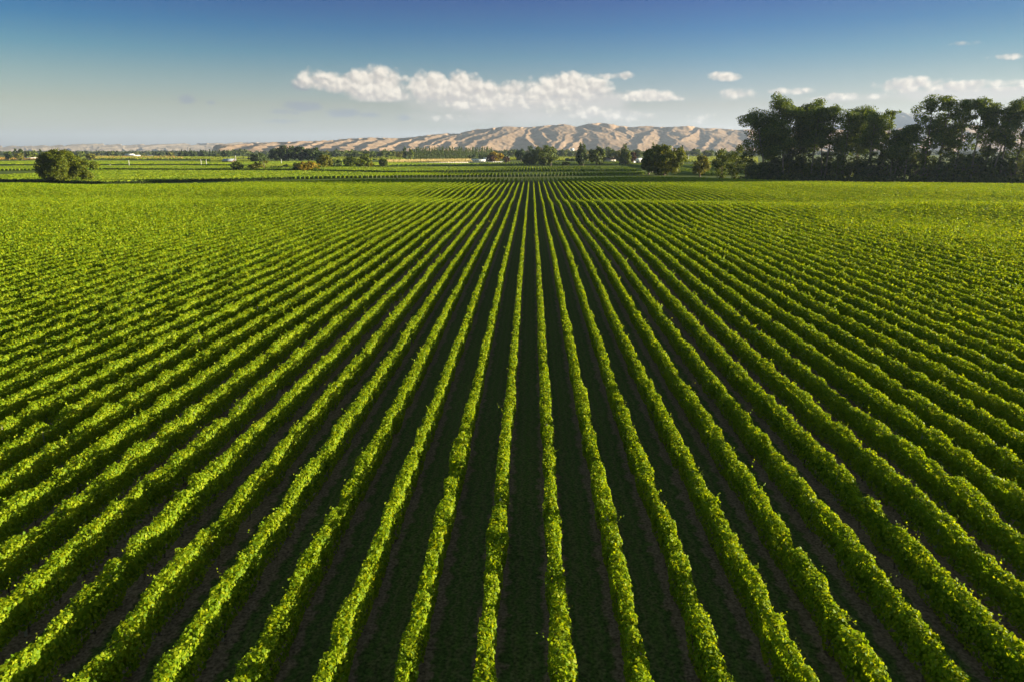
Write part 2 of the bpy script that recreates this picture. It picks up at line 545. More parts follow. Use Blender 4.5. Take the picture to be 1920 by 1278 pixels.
def far_rows(mb, x0, x1, front, back, rng, dx=ROW, ang=0.0):
    """coarse hedge rows, too far off to count"""
    for X in np.arange(x0, x1, dx):
        ya, yb = float(front(X)), float(back(X))
        if yb - ya < 4:
            continue
        g = np.append(np.arange(ya, yb, 2.2), yb)
        m = len(g)
        tp = 1.78 + rng.normal(0, .10, m)
        wd = .27 + rng.normal(0, .04, m)
        cn = rng.normal(0, .05, m) + (g - ya) * ang
        V = np.zeros((m, 5, 3))
        V[:, :, 1] = (g + rng.normal(0, .2, m))[:, None]
        V[:, 0] += np.stack((X + cn - wd, 0 * g, 0 * g + .35), 1); V[:, 4] += np.stack((X + cn + wd, 0 * g, 0 * g + .35), 1)
        V[:, 1] += np.stack((X + cn - wd * .9, 0 * g, tp - .35), 1); V[:, 3] += np.stack((X + cn + wd * .9, 0 * g, tp - .35), 1)
        V[:, 2] += np.stack((X + cn, 0 * g, tp), 1)
        a = np.arange(m - 1) * 5
        Q = np.concatenate([np.stack((a + k, a + k + 1, a + 6 + k, a + 5 + k), 1) for k in range(4)])
        b = (m - 1) * 5
        T = [(0, 1, 4), (1, 3, 4), (1, 2, 3), (b, b + 4, b + 1), (b + 1, b + 4, b + 3), (b + 1, b + 3, b + 2)]
        mb.add(V.reshape(-1, 3), Q, T)
        nl = int((yb - ya) * 2.6)
        y = rng.uniform(ya, yb, nl)
        x = rng.normal(0, .22, nl)
        C = np.stack((X + x + (y - ya) * ang, y, rng.uniform(1.2, 1.95, nl)), 1)
        mb.cards(C, rng.normal(0, .6, (nl, 3)) + (.3, 0, .8), .30, .26, rng)


mb = MB()
far_rows(mb, at(-60, 336)[0], kB[0] * ROW + ROW_OFF - ROW / 2, B_front, B_back, rng)
far_rows(mb, at(-60, 320)[0] - 30, at(1206, 322)[0], C_front, C_back, rng)
E_front = line([(-60, 310), (0, 310), (360, 309.3), (480, 311.5), (640, 312.2), (720, 312.6), (960, 311.2)])
E_back = line([(-60, 300.5), (0, 300.5), (300, 302), (700, 304), (880, 306), (960, 305.5)], 1.85)
far_rows(mb, at(-60, 309)[0] - 60, at(960, 310)[0], E_front, E_back, rng, 4.8)
G_front = line([(890, 310.4), (1000, 310.6), (1210, 310.8)])
G_back = line([(890, 304.5), (1000, 303.5), (1210, 304)], 1.85)
far_rows(mb, at(905, 310)[0], at(1206, 310)[0], G_front, G_back, rng, 3.2, -.03)
H_front = line([(1290, 329), (1345, 330)])
H_back = line([(1290, 305), (1345, 305)], 1.85)
far_rows(mb, at(1282, 326)[0], at(1345, 326)[0], H_front, H_back, rng)
I_front = line([(1400, 328), (2000, 333)])
I_back = line([(1400, 308), (2000, 311)], 1.85)
far_rows(mb, at(1400, 326)[0], at(1990, 326)[0], I_front, I_back, rng)
o = obj('distant_vines', mb, M['vine_shell'])
o['kind'] = 'stuff'
o['label'] = 'bright green vineyard blocks beyond the headlands, rows too far off to count'


# added dark hedge standing in for the shaded band along the far left headland
hb = MB()
pxs = np.linspace(-60, 548, 900)
hp = np.array([(at(x, 330)[0], 0) for x in np.linspace(0, 1, 2)])
x0h, x1h = at(-60, 341)[0], at(548, 337)[0]
nh = 26000
hx = rng.uniform(x0h, x1h, nh)
hv = rng.random(nh)
hy = B_front(hx) - 1.6 + rng.normal(0, .34, nh)
C_ = np.stack((hx, hy, .08 + hv * (1.12 + .14 * np.sin(hx * .9) + .10 * np.sin(hx * 2.3))), 1)
hb.cards(C_, rng.normal(0, .7, (nh, 3)) + (0, -.6, .2), .30, .24, rng)
hxs = np.arange(x0h, x1h, 2.0)
for xa, xb in zip(hxs[:-1], hxs[1:]):
    ya, yb = float(B_front(xa)) - 1.6, float(B_front(xb)) - 1.6
    hb.add([(xa, ya - .3, 0), (xb, yb - .3, 0), (xb, yb - .2, 1.0), (xa, ya - .2, 1.0), (xa, ya + .3, 0), (xb, yb + .3, 0), (xb, yb + .2, 1.0), (xa, ya + .2, 1.0)],
           [(0, 1, 2, 3), (4, 7, 6, 5), (3, 2, 6, 7)])
t = thing('hedge', 'added low dark hedge standing in for shade along the far headland behind the lone round tree', 'hedge', (0, 0, 0))
obj('foliage', hb, M['dark'], t)


# flat paddocks beyond the vines
def paddock(name, px, mat, z):
    P = [at(x, y, 0) for x, y in px]
    V = [(p[0], p[1], z) for p in P]
    me = bpy.data.meshes.new(name)
    me.from_pydata(V, [], [tuple(range(len(V)))])
    return structure(obj(name, me, mat))


def field_mat(name, c0, c1, c2, scale=(0.02, 0.5, 1)):
    m, nt, p = nodes(name)
    g = N(nt, 'ShaderNodeNewGeometry')
    mp = N(nt, 'ShaderNodeMapping'); mp.inputs['Scale'].default_value = scale
    nt.links.new(g.outputs['Position'], mp.inputs[0])
    nz = N(nt, 'ShaderNodeTexNoise'); nz.inputs['Scale'].default_value = 1; nz.inputs['Detail'].default_value = 5
    nt.links.new(mp.outputs[0], nz.inputs['Vector'])
    r = ramp(nt, [(0.3, c0), (0.5, c1), (0.7, c2)], nz.outputs[0])
    nt.links.new(r.outputs[0], p.inputs['Base Color'])
    p.inputs['Roughness'].default_value = 0.95; p.inputs['Specular IOR Level'].default_value = .1
    return m


def grass_field(name, quad, n, mat, hgt, label, a=1.6, b=1.0):
    """standing grass or leaves over a far paddock; quad: near-left, near-right, far-right, far-left ground pixels"""
    mb = MB()
    u, v = rng.random(n), rng.random(n)
    q = np.array(quad, float)
    P2 = (q[0] * (1 - u)[:, None] + q[1] * u[:, None]) * (1 - v)[:, None] + (q[3] * (1 - u)[:, None] + q[2] * u[:, None]) * v[:, None]
    P = np.array([at(x, y) for x, y in P2])
    P[:, 2] = rng.uniform(.1, hgt, n)
    mb.cards(P, rng.normal(0, 1, (n, 3)) * (1, 1, .35) + (.3, -.2, .3), a, b, rng)
    o = obj(name, mb, mat)
    o['kind'] = 'stuff'
    o['label'] = label


M['straw'] = leaf('straw_grass', (0.42, 0.32, 0.12), (0.56, 0.43, 0.17), (0.62, 0.50, 0.20), .25, (1, 1, .8))
M['field'] = leaf('field_leaf', (0.13, 0.19, 0.015), (0.20, 0.25, 0.018), (0.27, 0.29, 0.025), .35, (1.4, 1.2, .5))
grass_field('straw_grass', [(722, 306.0), (885, 304.6), (885, 299.0), (722, 301.6)], 16000, M['straw'], 1.0, 'pale straw coloured paddock in front of the poplar belt')
grass_field('field_grass', [(600, 301.5), (760, 300.0), (760, 295), (600, 296)], 14000, M['field'], 1.0, 'bright green field between the lone trees and the far tree line', 2.4, 1.6)
grass_field('field_grass', [(1280, 305), (1420, 305), (1420, 295), (1280, 295)], 12000, M['field'], 1.0, 'bright green field behind the small olive tree', 2.2, 1.5)
grass_field('field_grass', [(150, 299.5), (420, 300.5), (470, 296), (160, 295)], 16000, M['field'], 1.0, 'green field strip between the golden grass and the far left trees', 2.8, 1.8)
grass_field('field_grass', [(395, 308), (470, 308.5), (470, 300), (395, 300)], 8000, M['field'], .8, 'green field around the barn and the dome shelter', 1.6, 1.2)
grass_field('field_grass', [(470, 318.5), (600, 317), (640, 303), (490, 304)], 22000, M['field'], .8, 'green field around the dark grove and the yellow bush', 1.4, 1.0)
grass_field('field_grass', [(955, 301), (1160, 303), (1160, 295), (958, 294.5)], 14000, M['field'], .9, 'bright lime green field behind the big spreading tree', 2.2, 1.4)
# band of tall golden grass along the far left vineyard
gb = MB()
for (xa, xb, y0, y1, hgt) in ((-40, 74, 300.3, 297, 2.5), (166, 345, 299.5, 294.5, 3.2)):
    n = 5000
    px = rng.uniform(xa, xb, n); v = rng.random(n)
    P = np.array([at(a, y0 + (y1 - y0) * b) for a, b in zip(px, v)])
    P[:, 2] = rng.uniform(.2, hgt, n) * .8
    gb.cards(P, rng.normal(0, 1, (n, 3)) * (1, 1, .3), 1.4, .9, rng)
o = obj('golden_grass', gb, leaf('dry_grass', (0.20, 0.13, 0.025), (0.32, 0.20, 0.04), (0.40, 0.27, 0.06), .2, (1, 1, .8)))
o['kind'] = 'stuff'


# ------------------------------------------------------------------ trees
def sphere_dirs(rng, n):
    d = rng.normal(size=(n, 3))
    return d / (np.linalg.norm(d, axis=1, keepdims=True) + 1e-9)


def crown(mb, rng, lobes, card, dens=1.6, stretch=1.0, droop=0.0):
    for c, r in lobes:
        c = np.asarray(c, float); r = np.broadcast_to(np.asarray(r, float), (3,))
        rm = (r[0] * r[1] * r[2]) ** (1 / 3)
        n = max(6, int(dens * 4 * math.pi * rm * rm / (card * card)))
        d = sphere_dirs(rng, n)
        ph = rng.uniform(0, 6.28, 6)
        warp = 1 + .14 * np.sin(3 * d[:, 0] + ph[0] + 2 * d[:, 2]) + .12 * np.sin(4 * d[:, 1] + ph[1]) + .10 * np.sin(6 * d[:, 2] + ph[2] + 3 * d[:, 0])
        rad = (0.62 + 0.46 * rng.random(n) ** .6) * warp
        C = c + d * r * rad[:, None]
        nn = d + rng.normal(0, .45, (n, 3)); nn[:, 2] += .25 - droop
        s = card * rng.uniform(.55, 1.15, n)
        mb.cards(C, nn, s * .55 * stretch, s * .48, rng)


def round_lobes(rng, h, w, base=0.12, n=26, lob=.34):
    """lobes of a broad round crown: overall height h, width w"""
    zc = h * (base + (1 - base) / 2); rz = h * (1 - base) / 2; rx = w / 2
    L = [((0, 0, zc), (rx * .70, rx * .70, rz * .72))]
    for i in range(n):
        d = sphere_dirs(rng, 1)[0]
        r = lob * rng.uniform(.6, 1.15) * min(rx, rz)
        L.append(((d[0] * (rx - r * .75), d[1] * (rx - r * .75), zc + d[2] * (rz - r * .75)), (r, r, r * .85)))
    return L


def poplar_lobes(rng, h, w):
    L = []
    n = max(7, int(h / w * 3))
    for i in range(n):
        t = (i + .5) / n
        r = w / 2 * (0.55 + .55 * math.sin(math.pi * min(1, t * .75 + .18))) * (1 - t ** 6 * .75)
        L.append(((rng.normal(0, w * .07), rng.normal(0, w * .07), h * (.05 + .93 * t)), (r * .85, r * .85, h / n * 1.1)))
    return L


def cone_lobes(rng, h, w):
    L = []
    n = 10
    for i in range(n):
        t = (i + .3) / n
        r = w / 2 * (1 - t * .88)
        for j in range(5 if i < 7 else 2):
            a = rng.uniform(0, 6.28)
            L.append(((math.cos(a) * r * .5, math.sin(a) * r * .5, h * (.08 + .88 * t)), (r * .55, r * .55, h / n * .75)))
    return L


def stem(mb, rng, h, r, top=.7, limbs=6, spread=.3, z_limb=.25):
    lean = rng.normal(0, .02, 2) * h
    pts = [(lean[0] * t * t, lean[1] * t * t, h * top * t - .2 * (t == 0)) for t in (0, .15, .4, .7, 1)]
    mb.tube(pts, [r * 1.35, r, r * .8, r * .5, r * .2], 7)
    for i in range(limbs):
        t = rng.uniform(z_limb, .8)
        z = h * top * t
        a = rng.uniform(0, 6.28); L = h * spread * rng.uniform(.6, 1.1)
        p0 = np.array((lean[0] * t * t, lean[1] * t * t, z))
        e = p0 + (math.cos(a) * L, math.sin(a) * L, L * rng.uniform(.5, 1.1))
        mid = (p0 + e) / 2 + rng.normal(0, L * .08, 3) + (0, 0, -L * .05)
        mb.tube([p0, mid, e], [r * .5, r * .33, r * .1], 5)


def eucalypt_parts(rng, h, w, lean, crown_from=.5):
    """bare forked stems carrying separate clumps of foliage high up; returns crown and trunk meshes"""
    T, Cb = MB(), MB()
    r = h * .010 + .10
    lobes = []
    ns = rng.integers(1, 3)
    for s in range(ns):
        off = (rng.normal(0, w * .10), rng.normal(0, w * .10)) if s else (0, 0)
        lx = lean * h + off[0] * 2
        ly = off[1] * 2
        f = lambda t: np.array((off[0] + lx * t ** 1.6, off[1] + ly * t, h * .93 * t))
        ts = np.linspace(0, 1, 9)
        pts = np.array([f(t) for t in ts]) + rng.normal(0, h * .006, (9, 3)) * (ts > .05)[:, None]
        pts[0, 2] -= .3
        T.tube(pts, r * (1.15 - ts) * (1 if s == 0 else .75) + .05, 7)
        nb = int(rng.integers(14, 19))
        for b in range(nb):
            t = crown_from * .85 + (1 - crown_from * .85) * (b + rng.random()) / nb
            t = min(t, .98)
            p0 = f(t)
            a = rng.uniform(0, 6.28)
            reach = w * .37 * (1.1 - .65 * max(0, (t - .55) / .45)) * rng.uniform(.35, 1.0)
            e = p0 + (math.cos(a) * reach, math.sin(a) * reach, h * .10 * rng.uniform(.4, 1.4))
            e[2] = min(e[2], h * .95)
            mid = (p0 + e) / 2 + (0, 0, -h * .012)
            T.tube([p0, mid, e], [r * .34, r * .22, r * .07], 5)
            rr = w * rng.choice((.10, .14, .18, .23)) * rng.uniform(.85, 1.1)
            lobes.append((e + (0, 0, rr * .25), (rr * 1.15, rr * 1.15, rr * .75)))
            if rng.random() < .75:
                q = e + rng.normal(0, rr * .9, 3)
                lobes.append((q, (rr * .75, rr * .75, rr * .55)))
            if rng.random() < .5:
                q = mid + rng.normal(0, rr * .6, 3)
                lobes.append((q, (rr * .6, rr * .6, rr * .45)))
        lobes.append((f(.97), (w * .13, w * .13, w * .10)))
    crown(Cb, rng, lobes, .75, 1.5)
    return Cb, T


def put_tree(name, label, cat, loc, cmb, tmb, cmat, tmat, group=None):
    t = thing(name, label, cat, (loc[0], loc[1], 0), group)
    c = obj('crown', cmb, cmat, t)
    if tmb is not None:
        obj('trunk', tmb, tmat, t)
    return t


def tree(kind, px, base, top, wpx, mat, label, group=None, dist=None, name=None, card=None, tmat='bark', dens=1.7, skirt=0.06):
    p = at(px, base) if dist is None else far(px, dist)
    h = height_to(p, px, top)
    w = width_at(p, wpx)
    rng = np.random.default_rng(int(px * 7 + top * 31) % 100000)
    card = card or max(.7, np.hypot(p[0], p[1]) / 1333 * 3.0)
    C, T = MB(), MB()
    cat = 'tree'
    if kind == 'round':
        crown(C, rng, round_lobes(rng, h, w, skirt), card, dens); stem(T, rng, h, .03 * h)
        name = name or 'broadleaf_tree'
    elif kind == 'bush':
        crown(C, rng, round_lobes(rng, h, w, .0, 18), card, dens); stem(T, rng, h, .03 * h, .5, 4)
        name = name or 'shrub'; cat = 'shrub'
    elif kind == 'open':
        crown(C, rng, round_lobes(rng, h, w, .25, 22, .30)[1:], card, dens * .8); stem(T, rng, h, .03 * h, .8, 10, .35, .2)
        name = name or 'broadleaf_tree'
    elif kind == 'poplar':
        crown(C, rng, poplar_lobes(rng, h, w), card, dens); stem(T, rng, h, .02 * h, .8, 2, .1)
        name = name or 'poplar_tree'
    elif kind == 'cone':
        crown(C, rng, cone_lobes(rng, h, w), card, dens); stem(T, rng, h, .02 * h, .9, 2, .1)
        name = name or 'conifer_tree'
    elif kind == 'willow':
        L = round_lobes(rng, h, w, .0, 44, .30)
        crown(C, rng, L, card, dens, 1.5, .25); stem(T, rng, h, .035 * h, .6, 8)
        name = name or 'willow_tree'
    return put_tree(name, label, cat, p, C, T, M[mat], M[tmat], group)


# big trees near the vines
p = at(121, 343.2)
h, w = height_to(p, 121, 281), width_at(p, 104)
rg = np.random.default_rng(4)
C, T = MB(), MB()
s_ = w / 104
L = [((-2 * s_, 0, h * .52), (28 * s_, 28 * s_, h * .42))]
for i in range(60):
    d = sphere_dirs(rg, 1)[0]
    rr = w * rg.uniform(.055, .12)
    L.append(((-4 * s_ + d[0] * (37 * s_ - rr * .6), d[1] * (42 * s_ - rr * .7), h * .50 + d[2] * (h * .50 - rr * .7)), (rr, rr, rr * .8)))
for i in range(16):
    a = rg.random()
    rr = w * rg.uniform(.05, .09)
    L.append(((rg.uniform(22, 42) * s_, rg.normal(0, 9) * s_ + 8 * s_, h * rg.uniform(.22, .72) * (1.05 - .3 * a)), (rr, rr, rr * .8)))
L = [(c, r) for c, r in L if c[2] > h * .05]
crown(C, rg, L, .72, 3.0); stem(T, rg, h, .9, .6, 8)
put_tree('broadleaf_tree', 'big round olive green tree standing alone at the headland edge of the front vineyard', 'tree', p, C, T, M['lone'], M['bark'])

tree('willow', 1245, 329, 271, 82, 'lone', dens=2.3, label= 'broad dome shaped olive willow at the end of the short vine rows')
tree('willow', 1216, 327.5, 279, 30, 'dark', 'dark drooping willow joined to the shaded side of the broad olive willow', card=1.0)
tree('poplar', 1222, 325, 266.5, 11, 'poplar', 'slim dark poplar tip rising behind the broad willow')
tree('bush', 1312, 332, 291, 36, 'olive', dens=2.3, label= 'small yellowish olive tree between the broad willow and the tall gum trees', name='broadleaf_tree')
tree('bush', 1352, 334.5, 279, 42, 'mid', 'bushy dark green tree at the low end of the gum tree belt', name='broadleaf_tree')
tree('bush', 1378, 336, 271, 40, 'mid', 'taller bushy tree leaning against the first gum tree', name='broadleaf_tree')

EUC = [  # px, base, top, width, lean, crown from, label
    (1432, 338.6, 221, 84, -.20, .42, 'leaning gum tree with low limbs at the open end of the belt'),
    (1466, 339.0, 193, 84, -.06, .45, 'tallest gum tree of the first clump, round dark top'),
    (1494, 337.4, 202, 64, .0, .52, 'gum tree just behind the tallest one, flat grey green top'),
    (1520, 339.5, 205, 58, .03, .55, 'gum tree with long bare stems in the first clump'),
    (1546, 339.8, 204, 48, .03, .60, 'gum tree with yellow lit top in the first clump'),
    (1578, 340.2, 212, 50, .02, .48, 'dark gum tree in the middle of the belt'),
    (1602, 338.4, 208, 54, -.03, .45, 'broad dark gum tree in the middle of the belt'),
    (1626, 340.5, 217, 46, .06, .60, 'gum tree with thin bare forked stems in the belt'),
    (1644, 340.0, 207, 22, .02, .80, 'spindly gum tree with a small tuft at its top'),
    (1668, 341.4, 243, 40, .0, .60, 'low thin gum tree in the dip of the belt'),
    (1694, 341.6, 236, 42, .02, .60, 'low round topped gum tree in the dip below the blue mountain'),
    (1730, 342.0, 187, 56, -.02, .42, 'tall gum tree with full crown beside the dip'),
    (1756, 342.0, 183, 58, .02, .45, 'tallest gum tree of the second clump, peaked bright top'),
    (1788, 342.3, 192, 50, .02, .52, 'gum tree with sunlit right crown in the second clump'),
    (1818, 342.5, 188, 48, .02, .56, 'gum tree with narrow pointed crown in the second clump'),
    (1844, 342.8, 193, 44, .03, .58, 'gum tree with sloping bright top in the second clump'),
    (1872, 343.2, 204, 46, .0, .52, 'gum tree with open branches near the end of the belt'),
    (1900, 343.5, 201, 54, .02, .50, 'gum tree with wide sunlit crown near the picture edge'),
    (1932, 344.0, 205, 60, .02, .48, 'last gum tree of the belt cut by the picture edge'),
]
for i, (px, b, tp, w_, lean, cf, lab) in enumerate(EUC):
    p = at(px, b)
    cf *= .86; w_ *= 1.08
    rg = np.random.default_rng(300 + i)
    C, T = eucalypt_parts(rg, height_to(p, px, tp), width_at(p, w_), lean, cf)
    put_tree('gum_tree', lab, 'tree', p, C, T, M['euc'], M['pale_bark'], 'tall gum trees of the shelter belt')

# scrub under the gum trees
rg = np.random.default_rng(9)
px = 1398.0
i = 0
tops = {0: (298, 320), 1: (283, 310), 2: (270, 300)}
SCRUB_GROUP = 'dark scrub under the gum trees'
while px < 1935:
    b = 338.9 + (px - 1400) / 520 * 5.6 - rg.uniform(0, 1.8)
    tp = rg.uniform(270, 312)
    if 1655 < px < 1700:
        tp = rg.uniform(268, 292)
    w_ = rg.uniform(24, 44)
    tree('bush' if rg.random() < .85 else 'open', px, b, tp, w_, 'dark' if rg.random() < .5 else 'mid',
         'dark scrubby bush growing under the tall gum trees', SCRUB_GROUP, name='shrub', dens=1.4)
    px += rg.uniform(7, 13)
    i += 1

px = 1392.0
while px < 1940:
    b = 339.2 + (px - 1400) / 520 * 5.5
    tree('bush', px, b, b - rg.uniform(7, 15), rg.uniform(11, 19), 'dark' if rg.random() < .45 else 'mid',
         'low dark scrub along the foot of the gum tree belt', 'low scrub at the foot of the gum belt', name='shrub', dens=1.5)
    px += rg.uniform(6, 10)

# trees of the middle distance: kind, px, base, top, width, material, label
MIDT = [
    ('round', 446, 320.3, 302, 20, 'mid', 'small round bush tree left of the bare stemmed tree, beyond the vines'),
    ('round', 479, 320.2, 304, 20, 'olive', 'round olive tree beside the tree with pale bare stems'),
    ('open', 496, 320.0, 300, 22, 'olive', 'thin crowned tree with pale bare stems beyond the vines'),
    ('round', 484, 305.5, 287, 34, 'dark', 'dark round tree standing in front of the dark grove at its low end'),
    ('round', 541, 303.5, 272, 40, 'dark', 'tallest dark tree of the big dark grove'),
    ('round', 521, 303.0, 278, 30, 'dark', 'sloping dark tree at the start of the big dark grove'),
    ('round', 566, 303.5, 275, 32, 'dark', 'dark tree in the middle of the big dark grove'),
    ('round', 586, 303.5, 276, 30, 'dark', 'flat topped dark tree in the big dark grove'),
    ('round', 604, 304, 283, 32, 'dark', 'lower dark tree closing the big dark grove'),
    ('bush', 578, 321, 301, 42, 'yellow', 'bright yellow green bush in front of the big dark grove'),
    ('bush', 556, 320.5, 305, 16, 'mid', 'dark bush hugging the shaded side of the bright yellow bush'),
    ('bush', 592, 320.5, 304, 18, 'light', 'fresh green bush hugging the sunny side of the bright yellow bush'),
    ('round', 609, 317.6, 290, 26, 'olive', 'brownish olive tree beside the bright yellow bush'),
    ('round', 625, 316.4, 300, 11, 'dark', 'narrow dark tree, first of a pair beyond the vines'),
    ('round', 635, 316.2, 300, 13, 'dark', 'dark tree, second of a pair beyond the vines'),
    ('round', 659, 315.4, 293, 27, 'mid', 'large round dark green tree in the row of three beyond the vines'),
    ('round', 678, 315.2, 298, 13, 'mid', 'small green tree squeezed between two larger ones'),
    ('round', 686, 314.8, 288, 18, 'mid', 'tall narrow tree beside the small squeezed one'),
    ('round', 693, 314.6, 298, 16, 'olive', 'olive tree at the sunny end of the row of three'),
    ('round', 719.5, 314.2, 296.5, 16, 'mid', 'single round tree standing alone beside the straw paddock'),
    ('bush', 468, 318.8, 312, 8, 'dark', 'very small dark bush near the round olive tree'),
    ('bush', 513, 318.8, 312.5, 14, 'dark', 'low dark bush beside the parked white car'),
    ('bush', 526, 318.6, 312, 12, 'dark', 'low dark bush behind the parked white car'),
    ('round', 536, 316.5, 308, 9, 'dark', 'small round bush alone on the far green field'),
    ('round', 929, 305.2, 284.5, 26, 'yellow', 'golden autumn tree beside the white fence'),
    ('round', 921, 305.4, 290, 16, 'rust', 'dark brown tree beneath the golden autumn tree'),
    ('bush', 949, 305.6, 294, 13, 'rust', 'dark red brown hedge bush at the end of the white fence'),
    ('round', 977, 303.6, 281.5, 20, 'dark', 'dark blue green tree left of the big spreading tree'),
    ('round', 992, 311.0, 287, 28, 'mid', 'mid green tree at the foot of the big spreading tree'),
    ('round', 1020, 311.2, 272.5, 48, 'mid', 'big spreading tree behind the centre of the second vineyard'),
    ('open', 1033, 311.3, 286, 26, 'mid', 'leafy tree on the sunny side of the big spreading tree'),
    ('poplar', 1087, 310.8, 267.5, 9, 'poplar', 'twin poplar, darker of two joined spires'),
    ('poplar', 1093.5, 310.9, 266.0, 9, 'poplar', 'twin poplar, taller of two joined spires'),
    ('round', 1090, 310.9, 285, 20, 'dark', 'dark tree at the foot of the twin poplars'),
    ('round', 1119, 310.6, 275.5, 28, 'mid', 'round dark tree beside the twin poplars'),
    ('open', 1124, 310.5, 292, 20, 'olive', 'thin olive tree under the round tree by the twin poplars'),
    ('poplar', 1172, 310.4, 269.5, 12, 'poplar', 'single tall poplar spire in front of the white house'),
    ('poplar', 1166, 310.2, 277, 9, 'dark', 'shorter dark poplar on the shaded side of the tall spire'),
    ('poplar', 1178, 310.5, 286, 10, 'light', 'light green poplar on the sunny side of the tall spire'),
    ('round', 1186, 309.0, 285, 12, 'rust', 'brownish tree between the tall poplar spire and the white house'),
    ('round', 1150, 303.0, 280, 22, 'mid', 'green tree behind the brown roofed house'),
    ('round', 1161, 304.0, 282, 18, 'olive', 'olive tree between the brown roofed house and the tall poplar'),
    ('bush', 1064, 302.5, 297.5, 8, 'dark', 'small dark bush on the far green strip, first of two'),
    ('bush', 1073, 302.5, 297.5, 7, 'dark', 'small dark bush on the far green strip, second of two'),
    ('bush', 1060, 311.0, 304, 14, 'olive', 'low yellowish bush at the back of the second vineyard'),
]
for a in MIDT:
    tree(*a[:4], a[4] * 1.14, *a[5:7], dens=2.3)

# far left clump and other trees further out (placed by distance)
FART = [
    ('round', 14, 301.5, 283, 14, 'mid', 'tall ragged tree at the outer end of the far clump beside the long white shed', 1250),
    ('open', 28, 301.5, 279.5, 8, 'dark', 'thin tree with a tuft on a bare stem in the far left clump', 1260),
    ('open', 38, 301.5, 280, 8, 'dark', 'second thin tufted tree in the far left clump', 1265),
    ('round', 34, 302.5, 286, 17, 'olive', 'round olive tree in front of the far left clump', 1190),
    ('round', 50, 300.5, 282.5, 14, 'mid', 'grey green tree behind the long white shed', 1380),
    ('round', 62, 300.5, 282, 14, 'mid', 'grey green tree behind the end of the long white shed', 1390),
    ('cone', 75, 302, 280.5, 8, 'dark', 'narrow dark conifer at the inner end of the far left clump', 1250),
    ('round', 149, 300, 284.5, 18, 'mid', 'grey green tree behind the big lone round tree', 1600),
    ('round', 168, 302.5, 286, 17, 'olive', 'pale olive tree beside the golden grass strip', 1150),
    ('round', 208, 298, 283.5, 22, 'mid', 'dark broad tree in the far tree line near the white sheds', 2000),
    ('cone', 219, 298, 283, 7, 'dark', 'dark pointed conifer in the far tree line near the white sheds', 2000),
    ('round', 236, 297, 286, 16, 'mid', 'low grey tree just behind the two white sheds', 2100),
    ('round', 296, 297, 285, 12, 'dark', 'dark round tree in the far tree line before the conifer wood', 2050),
    ('round', 318, 297.5, 285, 14, 'olive', 'light green tree in the far tree line before the conifer wood', 1950),
    ('round', 424, 300.5, 281.5, 20, 'dark', 'dark dome shaped tree beside the wooded mound', 1500),
    ('round', 450, 297.5, 280.0, 44, 'mid', 'broad wooded mound of grey green trees', 2100),
    ('bush', 407, 298, 289, 9, 'light', 'pale yellowish bush in front of the conifer wood', 1600),
    ('poplar', 759, 299.3, 274.5, 8, 'dark', 'dark blue poplar standing at the near end of the poplar belt', None),
    ('bush', 770, 299.6, 279.0, 15, 'light', 'clipped bright green block of poplars at the belt end', None),
    ('round', 886, 299.8, 289, 18, 'dark', 'dark round tree behind the white farm sheds', None),
    ('round', 905, 300, 288, 16, 'dark', 'dark tree between the white farm sheds and the golden tree', None),
    ('cone', 1279, 292, 271, 8, 'dark', 'dark pine with a ragged top behind the willow', 1500),
    ('round', 1329, 293, 279.5, 20, 'light', 'pale green round tree in the far tree line behind the small olive tree', 1700),
    ('round', 1305, 292, 279, 20, 'mid', 'grey green tree in the far tree line behind the small olive tree', 1900),
    ('round', 960, 296, 280, 18, 'mid', 'grey green tree behind the lime green patch', 1700),
    ('round', 994, 290, 273, 14, 'dark', 'tall ragged tree between the two big trees, far behind', 1600),
    ('round', 1140, 290, 274, 12, 'mid', 'tall grey tree far behind the brown roofed house', 1700),
    ('round', 1196, 298, 279, 16, 'mid', 'grey green tree behind the white house', 1500),
]
for kind, px, b, tp, w_, mt, lab, dist in FART:
    tree(kind, px, b, tp, w_, mt, lab, dist=dist)

# poplar belt: every poplar its own tree, a few shared shapes
rg = np.random.default_rng(21)
pop_mesh = []
for i in range(5):
    C = MB()
    crown(C, rg, poplar_lobes(rg, 22, 4.6), 1.7, 1.5)
    stem(C, rg, 22, .35, .8, 2, .1)
    me = C.mesh('poplar'); me.materials.append(M['poplar'])
    pop_mesh.append(me)
for i, px in enumerate(np.linspace(779, 922, 44)):
    b = np.interp(px, (779, 860, 925), (299.3, 298.6, 297.6))
    p = at(px + rg.normal(0, .5), b)
    hh = height_to(p, px, np.interp(px, (779, 800, 840, 880, 925), (277, 275.5, 275, 277, 274.5)) + rg.normal(0, 1.2))
    o = obj('poplar_tree', pop_mesh[i % 5], None, None, (p[0], p[1], 0))
    o.scale = (1, 1, hh / 22); o.rotation_euler = (0, 0, rg.uniform(0, 6.28))
    tag(o, 'slim dark poplar in the close set shelter belt behind the straw paddock', 'tree', 'poplars of the shelter belt')

# conifer wood far left and the long far tree line: single trees sharing shapes, by stretch
line_mesh = []
for i in range(6):
    C = MB()
    crown(C, rg, round_lobes(rg, 12, 15, .02, 12), 2.2, 1.6)
    me = C.mesh('far_tree'); me.materials.append(M[('dark', 'mid', 'mid', 'dark', 'olive', 'mid')[i]])
    line_mesh.append(me)
cone_mesh = []
for i in range(3):
    C = MB()
    crown(C, rg, cone_lobes(rg, 16, 8), 2.0, 1.4)
    me = C.mesh('far_conifer'); me.materials.append(M['dark'])
    cone_mesh.append(me)


